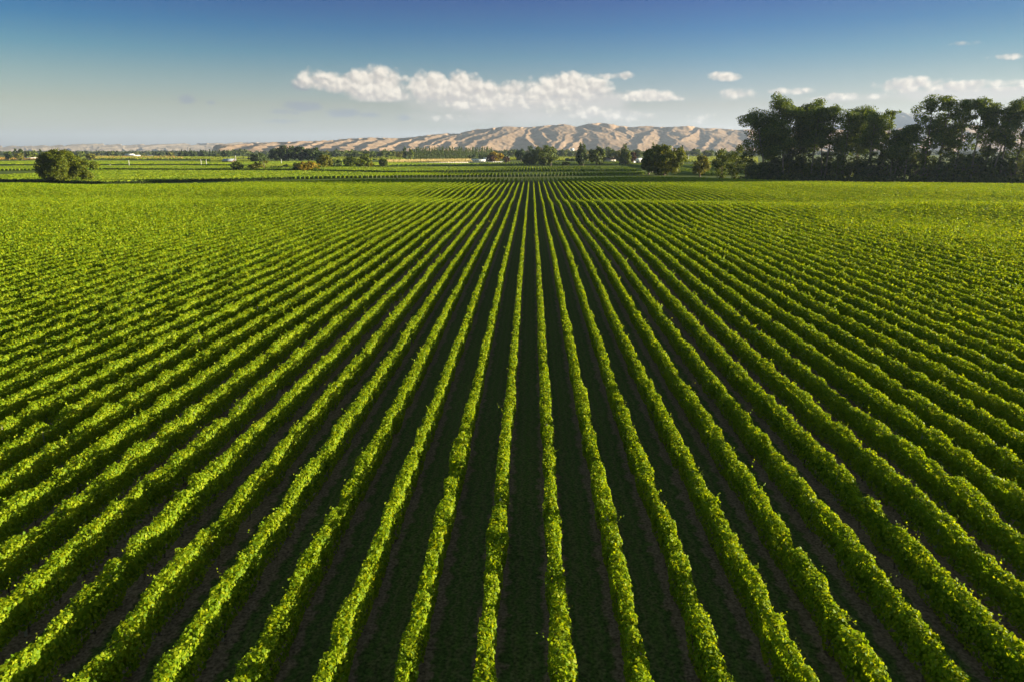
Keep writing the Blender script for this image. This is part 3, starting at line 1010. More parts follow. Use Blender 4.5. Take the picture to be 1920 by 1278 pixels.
def stretch(name, meshes, px0, px1, step, top, d0, d1, label, group, base_h, wide=1.0):
    px = px0
    while px < px1:
        p = far(px, rg.uniform(d0, d1))
        hh = height_to(p, px, top + rg.normal(0, 1.3))
        o = obj(name, meshes[int(rg.integers(len(meshes)))], None, None, (p[0], p[1], 0))
        s = max(.4, hh / base_h)
        w_ = s * rg.uniform(.8, 1.25) * wide
        o.scale = (w_, w_, s); o.rotation_euler = (0, 0, rg.uniform(0, 6.28))
        tag(o, label, 'tree', group)
        px += step * rg.uniform(.6, 1.4)


stretch('conifer_tree', cone_mesh, 336, 414, 4.0, 281.8, 1700, 1800, 'dark spiky conifer in the small far wood on the left', 'conifers of the far wood', 16, 1.2)
stretch('broadleaf_tree', line_mesh, 604, 756, 7.5, 281.5, 1500, 1750, 'grey green tree in the far line behind the big dark grove', 'far tree line behind the dark grove', 12)
stretch('broadleaf_tree', line_mesh, -20, 335, 9.0, 287.5, 2200, 2600, 'small grey tree in the far line under the pale left hills', 'far tree line under the left hills', 12)
stretch('broadleaf_tree', line_mesh, 925, 1210, 8.0, 280.5, 1650, 2000, 'grey green tree in the far line below the brown hills', 'far tree line below the brown hills', 12)
stretch('broadleaf_tree', line_mesh, 1285, 1400, 8.0, 282.5, 1900, 2200, 'small tree in the far line between willow and gum belt', 'far tree line between willow and gums', 12)
stretch('broadleaf_tree', line_mesh, 455, 520, 8.0, 287, 1900, 2200, 'small grey tree between the wooded mound and the dark grove', 'far tree line by the wooded mound', 12)

# far-off woods that read as one mass
C = MB()
for i in range(900):
    px = rg.uniform(-120, 2050)
    d = rg.uniform(2400, 3500)
    p = far(px, d)
    h_ = rg.uniform(7, 15)
    w_ = rg.uniform(14, 30)
    for j in range(3):
        c = (p[0] + rg.normal(0, w_ * .5), p[1], h_ * .45)
        crown(C, rg, [(c, (w_ * .5, w_ * .4, h_ * .55))], 5.0, .8)
o = obj('far_woods', C, leaf('far_leaf', (0.035, 0.052, 0.018), (0.060, 0.082, 0.026), (0.095, 0.115, 0.03), .15))
o['kind'] = 'stuff'
o['label'] = 'far-off dark belts of trees across the plain below the hills'


# ------------------------------------------------------------------ buildings, fence, poles, cars
def house(name, label, px, base, wpx, dpt, wall_h, roof_h, wall, roof, rz=0.0, dist=None, windows=3, door=True, open_front=False):
    p = at(px, base) if dist is None else far(px, dist)
    w = width_at(p, wpx)
    t = thing(name, label, 'building', (p[0], p[1], 0), None, rz)
    a = MB(); a.box(-w / 2, w / 2, -dpt / 2, dpt / 2, 0, wall_h)
    # gable ends
    a.add([(-w / 2, -dpt / 2, wall_h), (-w / 2, dpt / 2, wall_h), (-w / 2, 0, wall_h + roof_h - .05)], T=[(0, 1, 2)])
    a.add([(w / 2, -dpt / 2, wall_h), (w / 2, dpt / 2, wall_h), (w / 2, 0, wall_h + roof_h - .05)], T=[(0, 1, 2)])
    obj('wall', a, M[wall], t)
    r = MB()
    e, th = .5, .18
    for s in (-1, 1):
        y1 = s * (dpt / 2 + e)
        z1 = wall_h - roof_h * e / (dpt / 2)
        V = [(-w / 2 - e, y1, z1), (w / 2 + e, y1, z1), (w / 2 + e, 0, wall_h + roof_h), (-w / 2 - e, 0, wall_h + roof_h)]
        V += [(x, y, z + th) for x, y, z in V]
        r.add(V, [(0, 1, 2, 3), (4, 7, 6, 5), (0, 4, 5, 1), (1, 5, 6, 2), (3, 2, 6, 7), (0, 3, 7, 4)])
    obj('roof', r, M[roof], t)
    for i in range(windows):
        x = -w / 2 + w * (i + .7) / (windows + .4)
        fr = MB(); fr.box(x - .75, x + .75, -dpt / 2 - .06, -dpt / 2 - .002, wall_h * .38, wall_h * .8)
        f = obj('window', fr, M['white'], t)
        gl = MB(); gl.box(x - .62, x + .62, -dpt / 2 - .075, -dpt / 2 - .062, wall_h * .42, wall_h * .76)
        obj('pane', gl, M['pane'], f)
    if door:
        d = MB(); d.box(w * .32, w * .32 + 1.1, -dpt / 2 - .05, -dpt / 2 - .002, .05, min(2.1, wall_h * .85))
        obj('door', d, M['dark_wood'], t)
    return t


house('storage_shed', 'long low white shed in front of the far left tree clump', 55, 301, 22, 10, 2.4, 0.9, 'white', 'white', dist=1340, windows=4)
house('farm_shed', 'long white roofed shed on the far plain beside a taller white one', 250, 298, 19, 14, 2.4, 1.8, 'white', 'white', dist=1900, windows=3)
house('farm_shed', 'taller white shed behind the long white roofed one', 242, 297.5, 15, 14, 4.8, 2.0, 'cream', 'white', dist=1990, windows=2)
house('storage_shed', 'small white building among the far left trees', 280, 297, 7, 9, 2.6, 1.6, 'white', 'white', dist=1950, windows=2)
house('open_barn', 'barn with blue grey metal roof beside the small round bush', 430, 306.5, 19, 14, 3.2, 2.4, 'dark_wood', 'grey_roof', windows=2)
house('farm_shed', 'white farm shed with low roof behind the white fence', 897, 303.8, 26, 9, 2.4, 1.6, 'white', 'white', windows=5)
house('farmhouse', 'small white gabled farmhouse beside the white farm shed', 912, 302.8, 10, 8, 3.0, 2.4, 'white', 'white', windows=2)
house('farmhouse', 'farmhouse with brown hipped roof among trees behind the second vineyard', 1143, 303, 21, 9, 2.8, 3.2, 'cream', 'brown_roof', windows=3, rz=.08)
house('farmhouse', 'two storey white house half hidden by the willow', 1196, 308.6, 15, 8, 5.0, 2.2, 'white', 'white', windows=4)
house('storage_shed', 'white wall and outbuilding beside the white house', 1187, 309, 6, 5, 2.6, 1.2, 'white', 'white', windows=1)
house('warehouse', 'long cream warehouse at the foot of the brown hills', 1054, 282, 17, 40, 10, 4, 'cream', 'white', dist=3000, windows=4, door=False)
house('warehouse', 'white warehouse gable at the foot of the brown hills', 1073, 281, 6, 30, 16, 8, 'white', 'white', dist=3050, windows=2, door=False)
house('warehouse', 'small white building among the far trees beside the gum belt', 1342, 285, 8, 20, 8, 5, 'white', 'white', dist=2300, windows=2, door=False)

# white rail fence in front of the straw paddock
def fence(label, pa, pb, n, mat, h):
    A, B = at(*pa), at(*pb)
    d = B - A; L = np.linalg.norm(d[:2])
    t = thing('rail_fence', label, 'fence', (A[0], A[1], 0), None, math.atan2(d[1], d[0]))
    for z in (.35, .8, 1.25):
        r = MB(); r.box(0, L, -.04, .04, h * z / 1.4 - .16, h * z / 1.4 + .12)
        obj('rail', r, M[mat], t)
    pm = MB(); pm.box(-.12, .12, -.14, .14, -.2, h)
    pm = pm.mesh('fence_post'); pm.materials.append(M[mat])
    for i in range(n):
        obj('fence_post', pm, None, t, (L * i / (n - 1), 0, 0))


fence('white rail fence in front of the farm sheds', (880, 305.6), (944, 305.4), 17, 'white', 1.7)
fence('pale weathered rail fence along the straw paddock', (724, 306.4), (879, 305.8), 36, 'cream', 1.1)


def pole(label, px, base, top, name='utility_pole', mat='white', arm=True, dist=None, r=.22):
    p = at(px, base) if dist is None else far(px, dist)
    h = height_to(p, px, top)
    t = thing(name, label, 'pole', (p[0], p[1], 0))
    m = MB(); m.tube([(0, 0, -.3), (0, 0, h * .5), (0, 0, h)], (r * 1.2, r, r * .8), 8)
    m.box(-r * .8, r * .8, -r * .8, r * .8, h - .002, h + .05)
    obj('shaft', m, M[mat], t)
    if arm:
        a = MB(); a.box(-1.1, 1.1, -.32, -.2, h - .8, h - .55)
        obj('crossarm', a, M[mat], t)
    return t


pole('tall white pole standing at the edge of the golden grass', 242.5, 311, 301, dist=None, arm=False, r=.18)
pole('short white marker post on the far left vineyard edge', 206.5, 311, 308.5, 'marker_post', arm=False, r=.2)
pole('white utility pole on the green field behind the small olive tree', 1290.5, 302.5, 290.5, arm=True, r=.25)
pole('pale utility pole in front of the wooded mound', 442.5, 304, 292, arm=True, r=.25)
pole('white gate post on the green field near the dark grove', 528, 309.5, 299, 'utility_pole', arm=False, r=.22)
pole('pale pole beside the red brown hedge', 954.5, 305, 293.5, arm=False, r=.2)

# rugby goal posts
A, B = at(377.6, 309.8), at(387.6, 309.8)
hh = height_to(A, 377.6, 299.2)
gw = B[0] - A[0]
t = thing('goal_posts', 'white H-shaped rugby goal posts on the far green field', 'goal posts', (A[0], A[1], 0))
for x in (0, gw):
    m = MB(); m.tube([(x, 0, -.2), (x, 0, hh * .5), (x, 0, hh)], (.24, .22, .18), 8); obj('upright', m, M['white'], t)
m = MB(); m.tube([(.3, 0, hh * .36), (gw / 2, 0, hh * .36), (gw - .3, 0, hh * .36)], (.16, .16, .16), 8); obj('crossbar', m, M['white'], t)

# white dome tent by the barn
p = at(417, 308.8)
t = thing('dome_tent', 'small cream dome shelter on bare ground beside the blue roofed barn', 'shelter', (p[0], p[1], 0))
m = MB()
rr = width_at(p, 4.2) / 2
V, Q = [], []
for j in range(7):
    for i in range(17):
        th = math.pi * i / 16
        V.append((math.cos(th) * rr, -rr * .7 + rr * 1.4 * j / 6, math.sin(th) * rr * 1.1))
for j in range(6):
    for i in range(16):
        a = j * 17 + i
        Q.append((a, a + 1, a + 18, a + 17))
m.add(V, Q)
obj('cover', m, M['cream'], t)
m = MB(); m.box(-rr * .45, rr * .45, -rr * .7 + .1, -rr * .7 + .25, 0, rr * .7); obj('opening', m, M['dark_wood'], t)


def car(label, px, base, body, rz=0.0):
    p = at(px, base)
    t = thing('parked_car', label, 'car', (p[0], p[1], 0), None, rz)
    prof = [(-2.1, .35), (-2.15, .8), (-1.3, .95), (-.7, 1.45), (.7, 1.48), (1.35, .98), (2.1, .85), (2.15, .4)]
    V = [(x, y, z) for y in (-.85, .85) for x, z in prof]
    n = len(prof)
    Q = [(i, (i + 1) % n, n + (i + 1) % n, n + i) for i in range(n)]
    T = [(0, i + 1, i) for i in range(1, n - 1)] + [(n, n + i, n + i + 1) for i in range(1, n - 1)]
    m = MB(); m.add(V, Q, T); obj('body', m, M[body], t)
    g = MB(); g.add([(-1.15, -.86, .98), (1.2, -.86, 1.0), (.65, -.86, 1.4), (-.66, -.86, 1.37)], [(0, 1, 2, 3)])
    g.add([(-1.15, .86, .98), (1.2, .86, 1.0), (.65, .86, 1.4), (-.66, .86, 1.37)], [(0, 3, 2, 1)])
    obj('side_window', g, M['pane'], t)
    for x in (-1.35, 1.35):
        for y in (-.8, .8):
            w = MB(); w.tube([(x, y - .1, .32), (x, y + .1, .32)], (.32, .32), 12)
            w.add([(x, y - .1, .32)] + [(x + .32 * math.cos(k * .5236), y - .1, .32 + .32 * math.sin(k * .5236)) for k in range(12)], T=[(0, k + 1, (k + 1) % 12 + 1) for k in range(12)])
            w.add([(x, y + .1, .32)] + [(x + .32 * math.cos(k * .5236), y + .1, .32 + .32 * math.sin(k * .5236)) for k in range(12)], T=[(0, (k + 1) % 12 + 1, k + 1) for k in range(12)])
            obj('wheel', w, M['pane'], t)


car('white car parked beside the low dark bushes beyond the vines', 521, 319.3, 'white')


# ------------------------------------------------------------------ hills
def ridge_hills(name, crest, depth, xr, run, slope, seed, spur_px, drift, mat, foot=-3.0, nx=1000, ny=110, subs=True, sm=1, traced=None):
    """eroded range: a crest line, spurs running down towards the plain and side ridges off the spurs; every ridge is a tent of even slope"""
    rg = np.random.default_rng(seed)
    cx = np.array([c[0] for c in crest]); cy = np.array([c[1] for c in crest])
    def crest_pt(px, dd=0.0):
        d = depth(px) + dd
        p = far(px, d)
        return np.array((p[0], p[1], height_to(p, px, float(np.interp(px, cx, cy)))))
    segs = []
    P = [crest_pt(px, rg.normal(0, run * .05)) for px in np.arange(xr[0] - 40, xr[1] + 41, spur_px / 3)]
    for a, b in zip(P[:-1], P[1:]):
        segs.append((a, b, slope * 2.6))
    for sp in traced or ():
        sp = np.array(sp, float)
        tt = np.linspace(0, 1, len(sp))
        fine = np.linspace(0, 1, 13)
        own = slope * rg.uniform(.72, 1.4)
        pts = []
        for t in fine:
            px, py = np.interp(t, tt, sp[:, 0]), np.interp(t, tt, sp[:, 1])
            px += rg.normal(0, .8)
            top = float(np.interp(px, cx, cy))
            d = depth(px) - run * np.clip((py - top) / max(281.0 - top, 6), 0, 1.0) - 20
            p = far(px, d)
            pts.append(np.array((p[0], p[1], height_to(p, px, py))))
        for i, (a, b) in enumerate(zip(pts[:-1], pts[1:])):
            segs.append((a, b, own))
            for sd in (-1, 1):
                if i % 2 and rg.random() < .22:
                    L = rg.uniform(40, 110)
                    e_ = a + (sd * L, -L * rg.uniform(.6, 1.6), 0)
                    e_[2] = a[2] - L * rg.uniform(.16, .26)
                    if e_[2] > 4:
                        segs.append((a * (1, 1, .985), e_, slope * 1.25))
    px = xr[0] - 30 if traced is None else 1e9
    while px < xr[1] + 60:
        c = crest_pt(px)
        ln = run * rg.uniform(.75, 1.0)
        n = 9
        pts = []
        dr = drift(px) * rg.uniform(.5, 1.5)
        ph = rg.uniform(0, 6.28)
        prev = c[2]
        mpp = depth(px) / F
        e = rg.uniform(.7, 1.05)
        for i in range(n + 1):
            t = i / n
            x = c[0] + mpp * (dr * t + 9 * math.sin(t * 5 + ph) * t)
            y = c[1] - ln * t
            hgt = c[2] * ((1 - t) ** e * .96 + .04) * (1 + .05 * math.sin(t * 9 + ph) * (1 if 0 < i < n else 0))
            pts.append(np.array((x, y, hgt)))
        for a, b in zip(pts[:-1], pts[1:]):
            segs.append((a, b, slope))
        if subs:
            for i in range(1, n):
                for sd in (-1, 1):
                    if rg.random() < .35:
                        a = pts[i] * (1, 1, .97)
                        L = rg.uniform(.4, 1.0) * spur_px * mpp * .75
                        b = a + (sd * L, -L * rg.uniform(.5, 1.6), 0)
                        b[2] = a[2] * rg.uniform(.30, .62)
                        m_ = (a + b) / 2 + (rg.normal(0, L * .1), rg.normal(0, L * .1), a[2] * .06)
                        segs.append((a, m_, slope * 1.1)); segs.append((m_, b, slope * 1.1))
        px += spur_px * rg.choice((.45, .8, 1.2, 1.9)) * rg.uniform(.8, 1.2)
    # the grid follows the lines of sight so its density is even in the view
    pxs = np.linspace(xr[0], xr[1], nx)
    X = np.zeros((ny, nx)); Y = np.zeros((ny, nx))
    for j, px in enumerate(pxs):
        d = depth(px)
        dd = np.linspace(-run * 1.12 - 900, run * .35, ny) + d
        r_ = ray(px, 281.0)
        X[:, j] = r_[0] / r_[1] * dd
        Y[:, j] = dd
    wx = 0.0
    for k in range(7):
        wl = run * rg.uniform(.05, .35); th = rg.uniform(0, 6.28)
        wx = wx + wl * .022 * np.sin(2 * math.pi / wl * (X * math.cos(th) + Y * math.sin(th)) + rg.uniform(0, 6.28))
    Z = np.full(X.shape, foot * 1.0)
    Xw, Yw = X + wx, Y + np.roll(wx, 7, 1)
    for a, b, sl in segs:
        reach = max(a[2], b[2]) / sl * 1.15 + 40
        cols = None
        ab = b - a
        L2 = ab[0] ** 2 + ab[1] ** 2 + 1e-6
        # restrict to nearby columns
        lo, hi = min(a[0], b[0]) - reach, max(a[0], b[0]) + reach
        mid = X[ny // 2]
        j0, j1 = np.searchsorted(mid, lo - 250), np.searchsorted(mid, hi + 250)
        if j1 - j0 < 1:
            continue
        xs, ys = Xw[:, j0:j1], Yw[:, j0:j1]
        t = np.clip(((xs - a[0]) * ab[0] + (ys - a[1]) * ab[1]) / L2, 0, 1)
        dist = np.hypot(xs - a[0] - t * ab[0], ys - a[1] - t * ab[1])
        z = a[2] + t * ab[2] - sl * dist
        Z[:, j0:j1] = np.maximum(Z[:, j0:j1], z)
    for k in range(5):
        wl = run * rg.uniform(.02, .06); th = rg.uniform(0, 6.28)
        Z = Z + np.clip(Z, 0, 40) / 40 * wl * .010 * np.sin(2 * math.pi / wl * (Xw * math.cos(th) + Yw * math.sin(th)))
    for k in range(4):
        wl = run * rg.uniform(.03, .07); th = rg.uniform(-.5, .5)
        ph = X * math.cos(th) + Y * math.sin(th) + 2.2 * np.roll(wx, 11 * k + 3, 1)
        Z = Z - np.clip(Z, 0, 30) / 30 * wl * .018 * np.abs(np.sin(math.pi / wl * ph))
    for _ in range(sm):
        Z[1:-1, 1:-1] = (Z[1:-1, 1:-1] * 4 + Z[:-2, 1:-1] + Z[2:, 1:-1] + Z[1:-1, :-2] + Z[1:-1, 2:]) / 8
    V = np.stack((X, Y, Z), -1).reshape(-1, 3)
    i = np.arange((nx - 1) * (ny - 1)); r, c = i // (nx - 1), i % (nx - 1)
    a = r * nx + c
    me = mesh_from(name, V, np.stack((a, a + 1, a + nx + 1, a + nx), 1), smooth=True)
    return structure(obj(name, me, mat))


def hill_mat(name, c0, c1, c2):
    m, nt, p = nodes(name)
    g = N(nt, 'ShaderNodeNewGeometry')
    n1 = N(nt, 'ShaderNodeTexNoise'); n1.inputs['Scale'].default_value = 0.006; n1.inputs['Detail'].default_value = 8; n1.inputs['Roughness'].default_value = .6
    nt.links.new(g.outputs['Position'], n1.inputs['Vector'])
    n2 = N(nt, 'ShaderNodeTexNoise'); n2.inputs['Scale'].default_value = 0.035; n2.inputs['Detail'].default_value = 6
    nt.links.new(g.outputs['Position'], n2.inputs['Vector'])
    r1 = ramp(nt, [(0.3, c0), (0.5, c1), (0.72, c2)], n1.outputs[0])
    r2 = ramp(nt, [(0.27, (0.55, 0.56, 0.52)), (0.36, (0.95, .95, .95)), (0.7, (1.08, 1.06, 1.02))], n2.outputs[0])
    mx = N(nt, 'ShaderNodeMix', data_type='RGBA', blend_type='MULTIPLY'); mx.inputs[0].default_value = 1
    nt.links.new(r1.outputs[0], mx.inputs[6]); nt.links.new(r2.outputs[0], mx.inputs[7])
    nt.links.new(mx.outputs[2], p.inputs['Base Color'])
    p.inputs['Roughness'].default_value = 1.0; p.inputs['Specular IOR Level'].default_value = 0.05
    return m


M['hill'] = hill_mat('hill_grass', (0.31, 0.205, 0.120), (0.375, 0.255, 0.155), (0.43, 0.305, 0.195))
M['pale_hill'] = hill_mat('pale_hill_grass', (0.20, 0.165, 0.12), (0.30, 0.24, 0.17), (0.36, 0.29, 0.21))
M['mountain'] = hill_mat('mountain_rock', (0.16, 0.15, 0.13), (0.20, 0.19, 0.16), (0.24, 0.22, 0.19))

CREST = [(380, 272), (420, 270), (470, 268), (520, 266), (570, 264), (620, 262), (660, 259), (700, 257), (735, 258), (760, 257), (790, 254.5), (835, 249), (862, 250), (900, 241.5), (950, 236.5),
         (985, 238), (1025, 234.5), (1056, 232), (1080, 237), (1100, 231), (1130, 229.5), (1150, 233), (1170, 236), (1185, 238), (1210, 235), (1240, 238),
         (1285, 235), (1310, 239), (1340, 240), (1380, 243), (1420, 241), (1500, 240), (1600, 243), (1700, 240), (1800, 234), (1850, 236), (1920, 242), (2000, 246)]
SPURS = [  # ridge lines of the brown range, crest to foot, as they run in the photograph
    [(470, 268), (440, 272), (420, 277)], [(520, 266), (490, 271), (465, 277)], [(570, 264), (540, 270), (515, 277)], [(620, 262), (590, 268), (565, 276)],
    [(660, 259), (630, 266), (600, 274)], [(700, 257), (675, 264), (650, 272), (640, 281)], [(735, 258), (705, 266), (685, 274), (672, 281)],
    [(790, 254.5), (765, 262), (735, 270), (715, 280)], [(835, 249), (800, 259), (775, 268), (760, 279)], [(862, 250), (835, 258), (805, 267), (790, 280)],
    [(900, 242), (872, 250), (845, 259), (815, 270), (800, 281)], [(930, 239), (905, 248), (880, 256), (850, 266), (838, 281)],
    [(955, 236.5), (930, 248), (905, 256), (880, 267), (872, 281)], [(985, 238), (962, 248), (935, 258), (912, 268), (900, 281)],
    [(990, 240), (984, 252), (990, 264), (1000, 272), (1010, 281)], [(1025, 235), (1012, 242), (1018, 254), (1030, 264), (1040, 276)],
    [(1056, 232), (1045, 241), (1050, 252), (1042, 262), (1035, 272)], [(1080, 237), (1070, 246), (1060, 256), (1052, 268), (1048, 280)],
    [(1085, 238), (1110, 246), (1125, 256), (1140, 266), (1160, 278)], [(1110, 249), (1088, 260), (1072, 270), (1062, 280)], [(1105, 231), (1132, 239), (1147, 248), (1156, 260)],
    [(1185, 238), (1205, 238.5), (1225, 241), (1212, 252), (1205, 264), (1195, 279)], [(1225, 241), (1245, 250), (1262, 259), (1275, 268)], [(1168, 237), (1178, 248), (1184, 260)],
    [(1310, 240), (1300, 248), (1282, 258), (1265, 270), (1255, 279)], [(1313, 241), (1335, 252), (1355, 262), (1380, 271)], [(1262, 238), (1255, 247), (1250, 256)],
    [(1345, 241), (1336, 250), (1327, 262), (1315, 276)], [(1380, 243), (1364, 254), (1352, 264), (1340, 277)], [(1400, 244), (1402, 256), (1420, 271)],
    [(1500, 240), (1480, 255), (1470, 275)], [(1550, 242), (1530, 258), (1520, 275)], [(1600, 243), (1590, 258), (1580, 275)], [(1650, 242), (1640, 257), (1630, 275)], [(1700, 240), (1690, 256), (1680, 275)],
    [(1750, 238), (1735, 254), (1722, 275)], [(1800, 234), (1780, 250), (1765, 275)], [(1850, 236), (1840, 252), (1830, 275)], [(1920, 242), (1905, 258), (1895, 275)]]
ridge_hills('hills', CREST, lambda px: float(np.interp(px, (380, 700, 1000, 1400, 2000), (5400, 6000, 6500, 6800, 7200))), (400, 1990), 1300, .26, 5, 36, None, M['hill'], nx=1500, ny=190, traced=SPURS)
CREST2 = [(-150, 270), (0, 270.5), (45, 271), (110, 270), (200, 268.5), (300, 269.5), (370, 267.5), (430, 268), (465, 265.5), (500, 266), (560, 267), (640, 270), (720, 274)]
ridge_hills('hills', CREST2, lambda px: float(np.interp(px, (-150, 300, 720), (9600, 10600, 11400))), (-150, 720), 1500, .46, 8, 22,
            lambda px: -110.0, M['pale_hill'], nx=900, ny=140)
CREST3 = [(1380, 252), (1480, 246), (1560, 236), (1600, 228), (1630, 217), (1648, 211), (1664, 210), (1676, 206.5), (1690, 210.5), (1704, 209), (1725, 215), (1760, 226), (1800, 236), (1860, 240), (1930, 243), (2040, 252)]
ridge_hills('mountain', CREST3, lambda px: 9700.0, (1380, 2040), 2600, .45, 3, 40, lambda px: -20.0, M['mountain'], nx=420, ny=80)

# ------------------------------------------------------------------ air
hz = MB(); hz.box(-20000, 20000, -320, 28500, -61.5, 590)
hm = bpy.data.materials.new('haze_air'); hm.use_nodes = True
nt = hm.node_tree
for n_ in list(nt.nodes):
    if n_.type == 'BSDF_PRINCIPLED':
        nt.nodes.remove(n_)
pv = N(nt, 'ShaderNodeVolumePrincipled')
pv.inputs['Color'].default_value = (0.57, 0.70, 0.94, 1)
pv.inputs['Density'].default_value = HAZE_DENSITY
pv.inputs['Anisotropy'].default_value = 0.2
nt.links.new(pv.outputs[0], nt.nodes['Material Output'].inputs['Volume'])
o = obj('haze', hz, hm)
o['kind'] = 'stuff'

# ------------------------------------------------------------------ light: sun and sky with clouds
sd = bpy.data.lights.new('sun', 'SUN')
sd.energy = SUN_STRENGTH; sd.angle = R(0.55); sd.color = (1.0, 0.88, 0.68)
so = bpy.data.objects.new('sun', sd); COL.objects.link(so)
so.location = (200, 0, 120)
# direction to the sun: clockwise from +Y (the rows) seen from above
so.rotation_euler = (R(90 - SUN_EL), 0, R(-SUN_AZ) + math.pi)
so.rotation_euler = (R(90 - SUN_EL), 0, R(180 - SUN_AZ))

wd = bpy.data.worlds.new('World'); sc.world = wd; wd.use_nodes = True
nt = wd.node_tree
bg = nt.nodes['Background']
sky = N(nt, 'ShaderNodeTexSky', sky_type='NISHITA'); sky.sun_disc = False
sky.sun_elevation = R(SUN_EL); sky.sun_rotation = R(SUN_AZ - 2)
sky.dust_density = 1.0; sky.ozone_density = 1.5; sky.altitude = 20


def math_(op, a, b=None, c=None, clamp=False):
    n = N(nt, 'ShaderNodeMath', operation=op); n.use_clamp = clamp
    for i, v in enumerate((a, b, c)):
        if v is None:
            continue
        if isinstance(v, (int, float)):
            n.inputs[i].default_value = v
        else:
            nt.links.new(v, n.inputs[i])
    return n.outputs[0]


def mix_(blend, fac, a, b):
    n = N(nt, 'ShaderNodeMix', data_type='RGBA', blend_type=blend)
    for i, v in ((0, fac), (6, a), (7, b)):
        if isinstance(v, (int, float)):
            n.inputs[i].default_value = v
        elif isinstance(v, tuple):
            n.inputs[i].default_value = (*v, 1)
        else:
            nt.links.new(v, n.inputs[i])
    return n.outputs[2]


tc = N(nt, 'ShaderNodeTexCoord')
sep = N(nt, 'ShaderNodeSeparateXYZ'); nt.links.new(tc.outputs['Generated'], sep.inputs[0])
# azimuth and elevation in thousandths of a radian, so numbers read like the lens's
el = math_('MULTIPLY', math_('ARCSINE', sep.outputs[2]), 1333.0)
az = math_('MULTIPLY', math_('ARCTAN2', sep.outputs[0], sep.outputs[1]), 1333.0)


def dir_of(px, py):
    d = ray(px, py); d = d / np.linalg.norm(d)
    return math.atan2(d[0], d[1]) * 1333.0, math.asin(d[2]) * 1333.0


# clear-sky colour: the Nishita sky graded towards a polarised deep blue towards the top of the view
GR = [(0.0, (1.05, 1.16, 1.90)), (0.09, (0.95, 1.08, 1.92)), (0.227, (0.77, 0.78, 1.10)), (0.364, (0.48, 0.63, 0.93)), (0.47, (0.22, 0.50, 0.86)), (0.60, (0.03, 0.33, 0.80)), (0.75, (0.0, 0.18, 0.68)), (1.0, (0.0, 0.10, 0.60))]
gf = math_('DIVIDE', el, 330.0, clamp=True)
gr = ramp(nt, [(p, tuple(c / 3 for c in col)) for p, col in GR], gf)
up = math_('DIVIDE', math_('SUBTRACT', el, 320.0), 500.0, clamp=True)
grade = mix_('MIX', up, gr.outputs[0], (1.75 / 3, 1.5 / 3, 1.08 / 3))  # unseen sky overhead warmed and brightened, added fill for the shaded hedge sides
edge = math_('DIVIDE', math_('ABSOLUTE', math_('SUBTRACT', az, 300.0)), 1100.0, clamp=True)
grade = mix_('MULTIPLY', edge, grade, (1.05, 1.10, 0.97))
sunside = math_('DIVIDE', math_('SUBTRACT', az, 330.0), 560.0, clamp=True)
grade = mix_('MULTIPLY', sunside, grade, (0.64, 0.70, 0.70))
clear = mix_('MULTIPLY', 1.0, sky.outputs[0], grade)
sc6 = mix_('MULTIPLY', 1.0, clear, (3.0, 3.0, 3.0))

# clouds
vec = N(nt, 'ShaderNodeCombineXYZ'); nt.links.new(az, vec.inputs[0]); nt.links.new(el, vec.inputs[1])


def fbm(scale, detail, rough, off=(0, 0, 0), squash=1.0):
    mp = N(nt, 'ShaderNodeMapping'); mp.inputs['Location'].default_value = off
    mp.inputs['Scale'].default_value = (1, squash, 1)
    nt.links.new(vec.outputs[0], mp.inputs[0])
    n = N(nt, 'ShaderNodeTexNoise'); n.inputs['Scale'].default_value = scale; n.inputs['Detail'].default_value = detail; n.inputs['Roughness'].default_value = rough
    nt.links.new(mp.outputs[0], n.inputs['Vector'])
    return n.outputs[0]


nA = fbm(0.034, 7, .55, squash=1.4)
nB = fbm(0.012, 4, .5, off=(40, 9, 0), squash=1.4)


def puffs(off=(0.0, 0.0)):
    """cauliflower lumps: rounded cells of two sizes, edges frayed by noise"""
    tot = None
    wn = N(nt, 'ShaderNodeTexNoise'); wn.inputs['Scale'].default_value = 0.08; wn.inputs['Detail'].default_value = 4
    nt.links.new(vec.outputs[0], wn.inputs['Vector'])
    wv = mix_('MULTIPLY', 1.0, wn.outputs['Color'], (14.0, 14.0, 14.0))
    for sc_, wgt in ((0.040, .62), (0.085, .34)):
        ad = N(nt, 'ShaderNodeVectorMath', operation='ADD'); nt.links.new(vec.outputs[0], ad.inputs[0]); nt.links.new(wv, ad.inputs[1])
        ad2 = N(nt, 'ShaderNodeVectorMath', operation='ADD'); nt.links.new(ad.outputs[0], ad2.inputs[0]); ad2.inputs[1].default_value = (off[0], off[1], 0)
        v = N(nt, 'ShaderNodeTexVoronoi', feature='SMOOTH_F1'); v.voronoi_dimensions = '2D'
        v.inputs['Scale'].default_value = sc_; v.inputs['Smoothness'].default_value = .35
        nt.links.new(ad2.outputs[0], v.inputs['Vector'])
        t = math_('MULTIPLY', math_('SUBTRACT', 0.42, v.outputs['Distance']), wgt)
        tot = t if tot is None else math_('ADD', tot, t)
    return tot


pA = puffs()
pS = puffs((4.0, 5.5))          # the same lumps a step nearer the sun


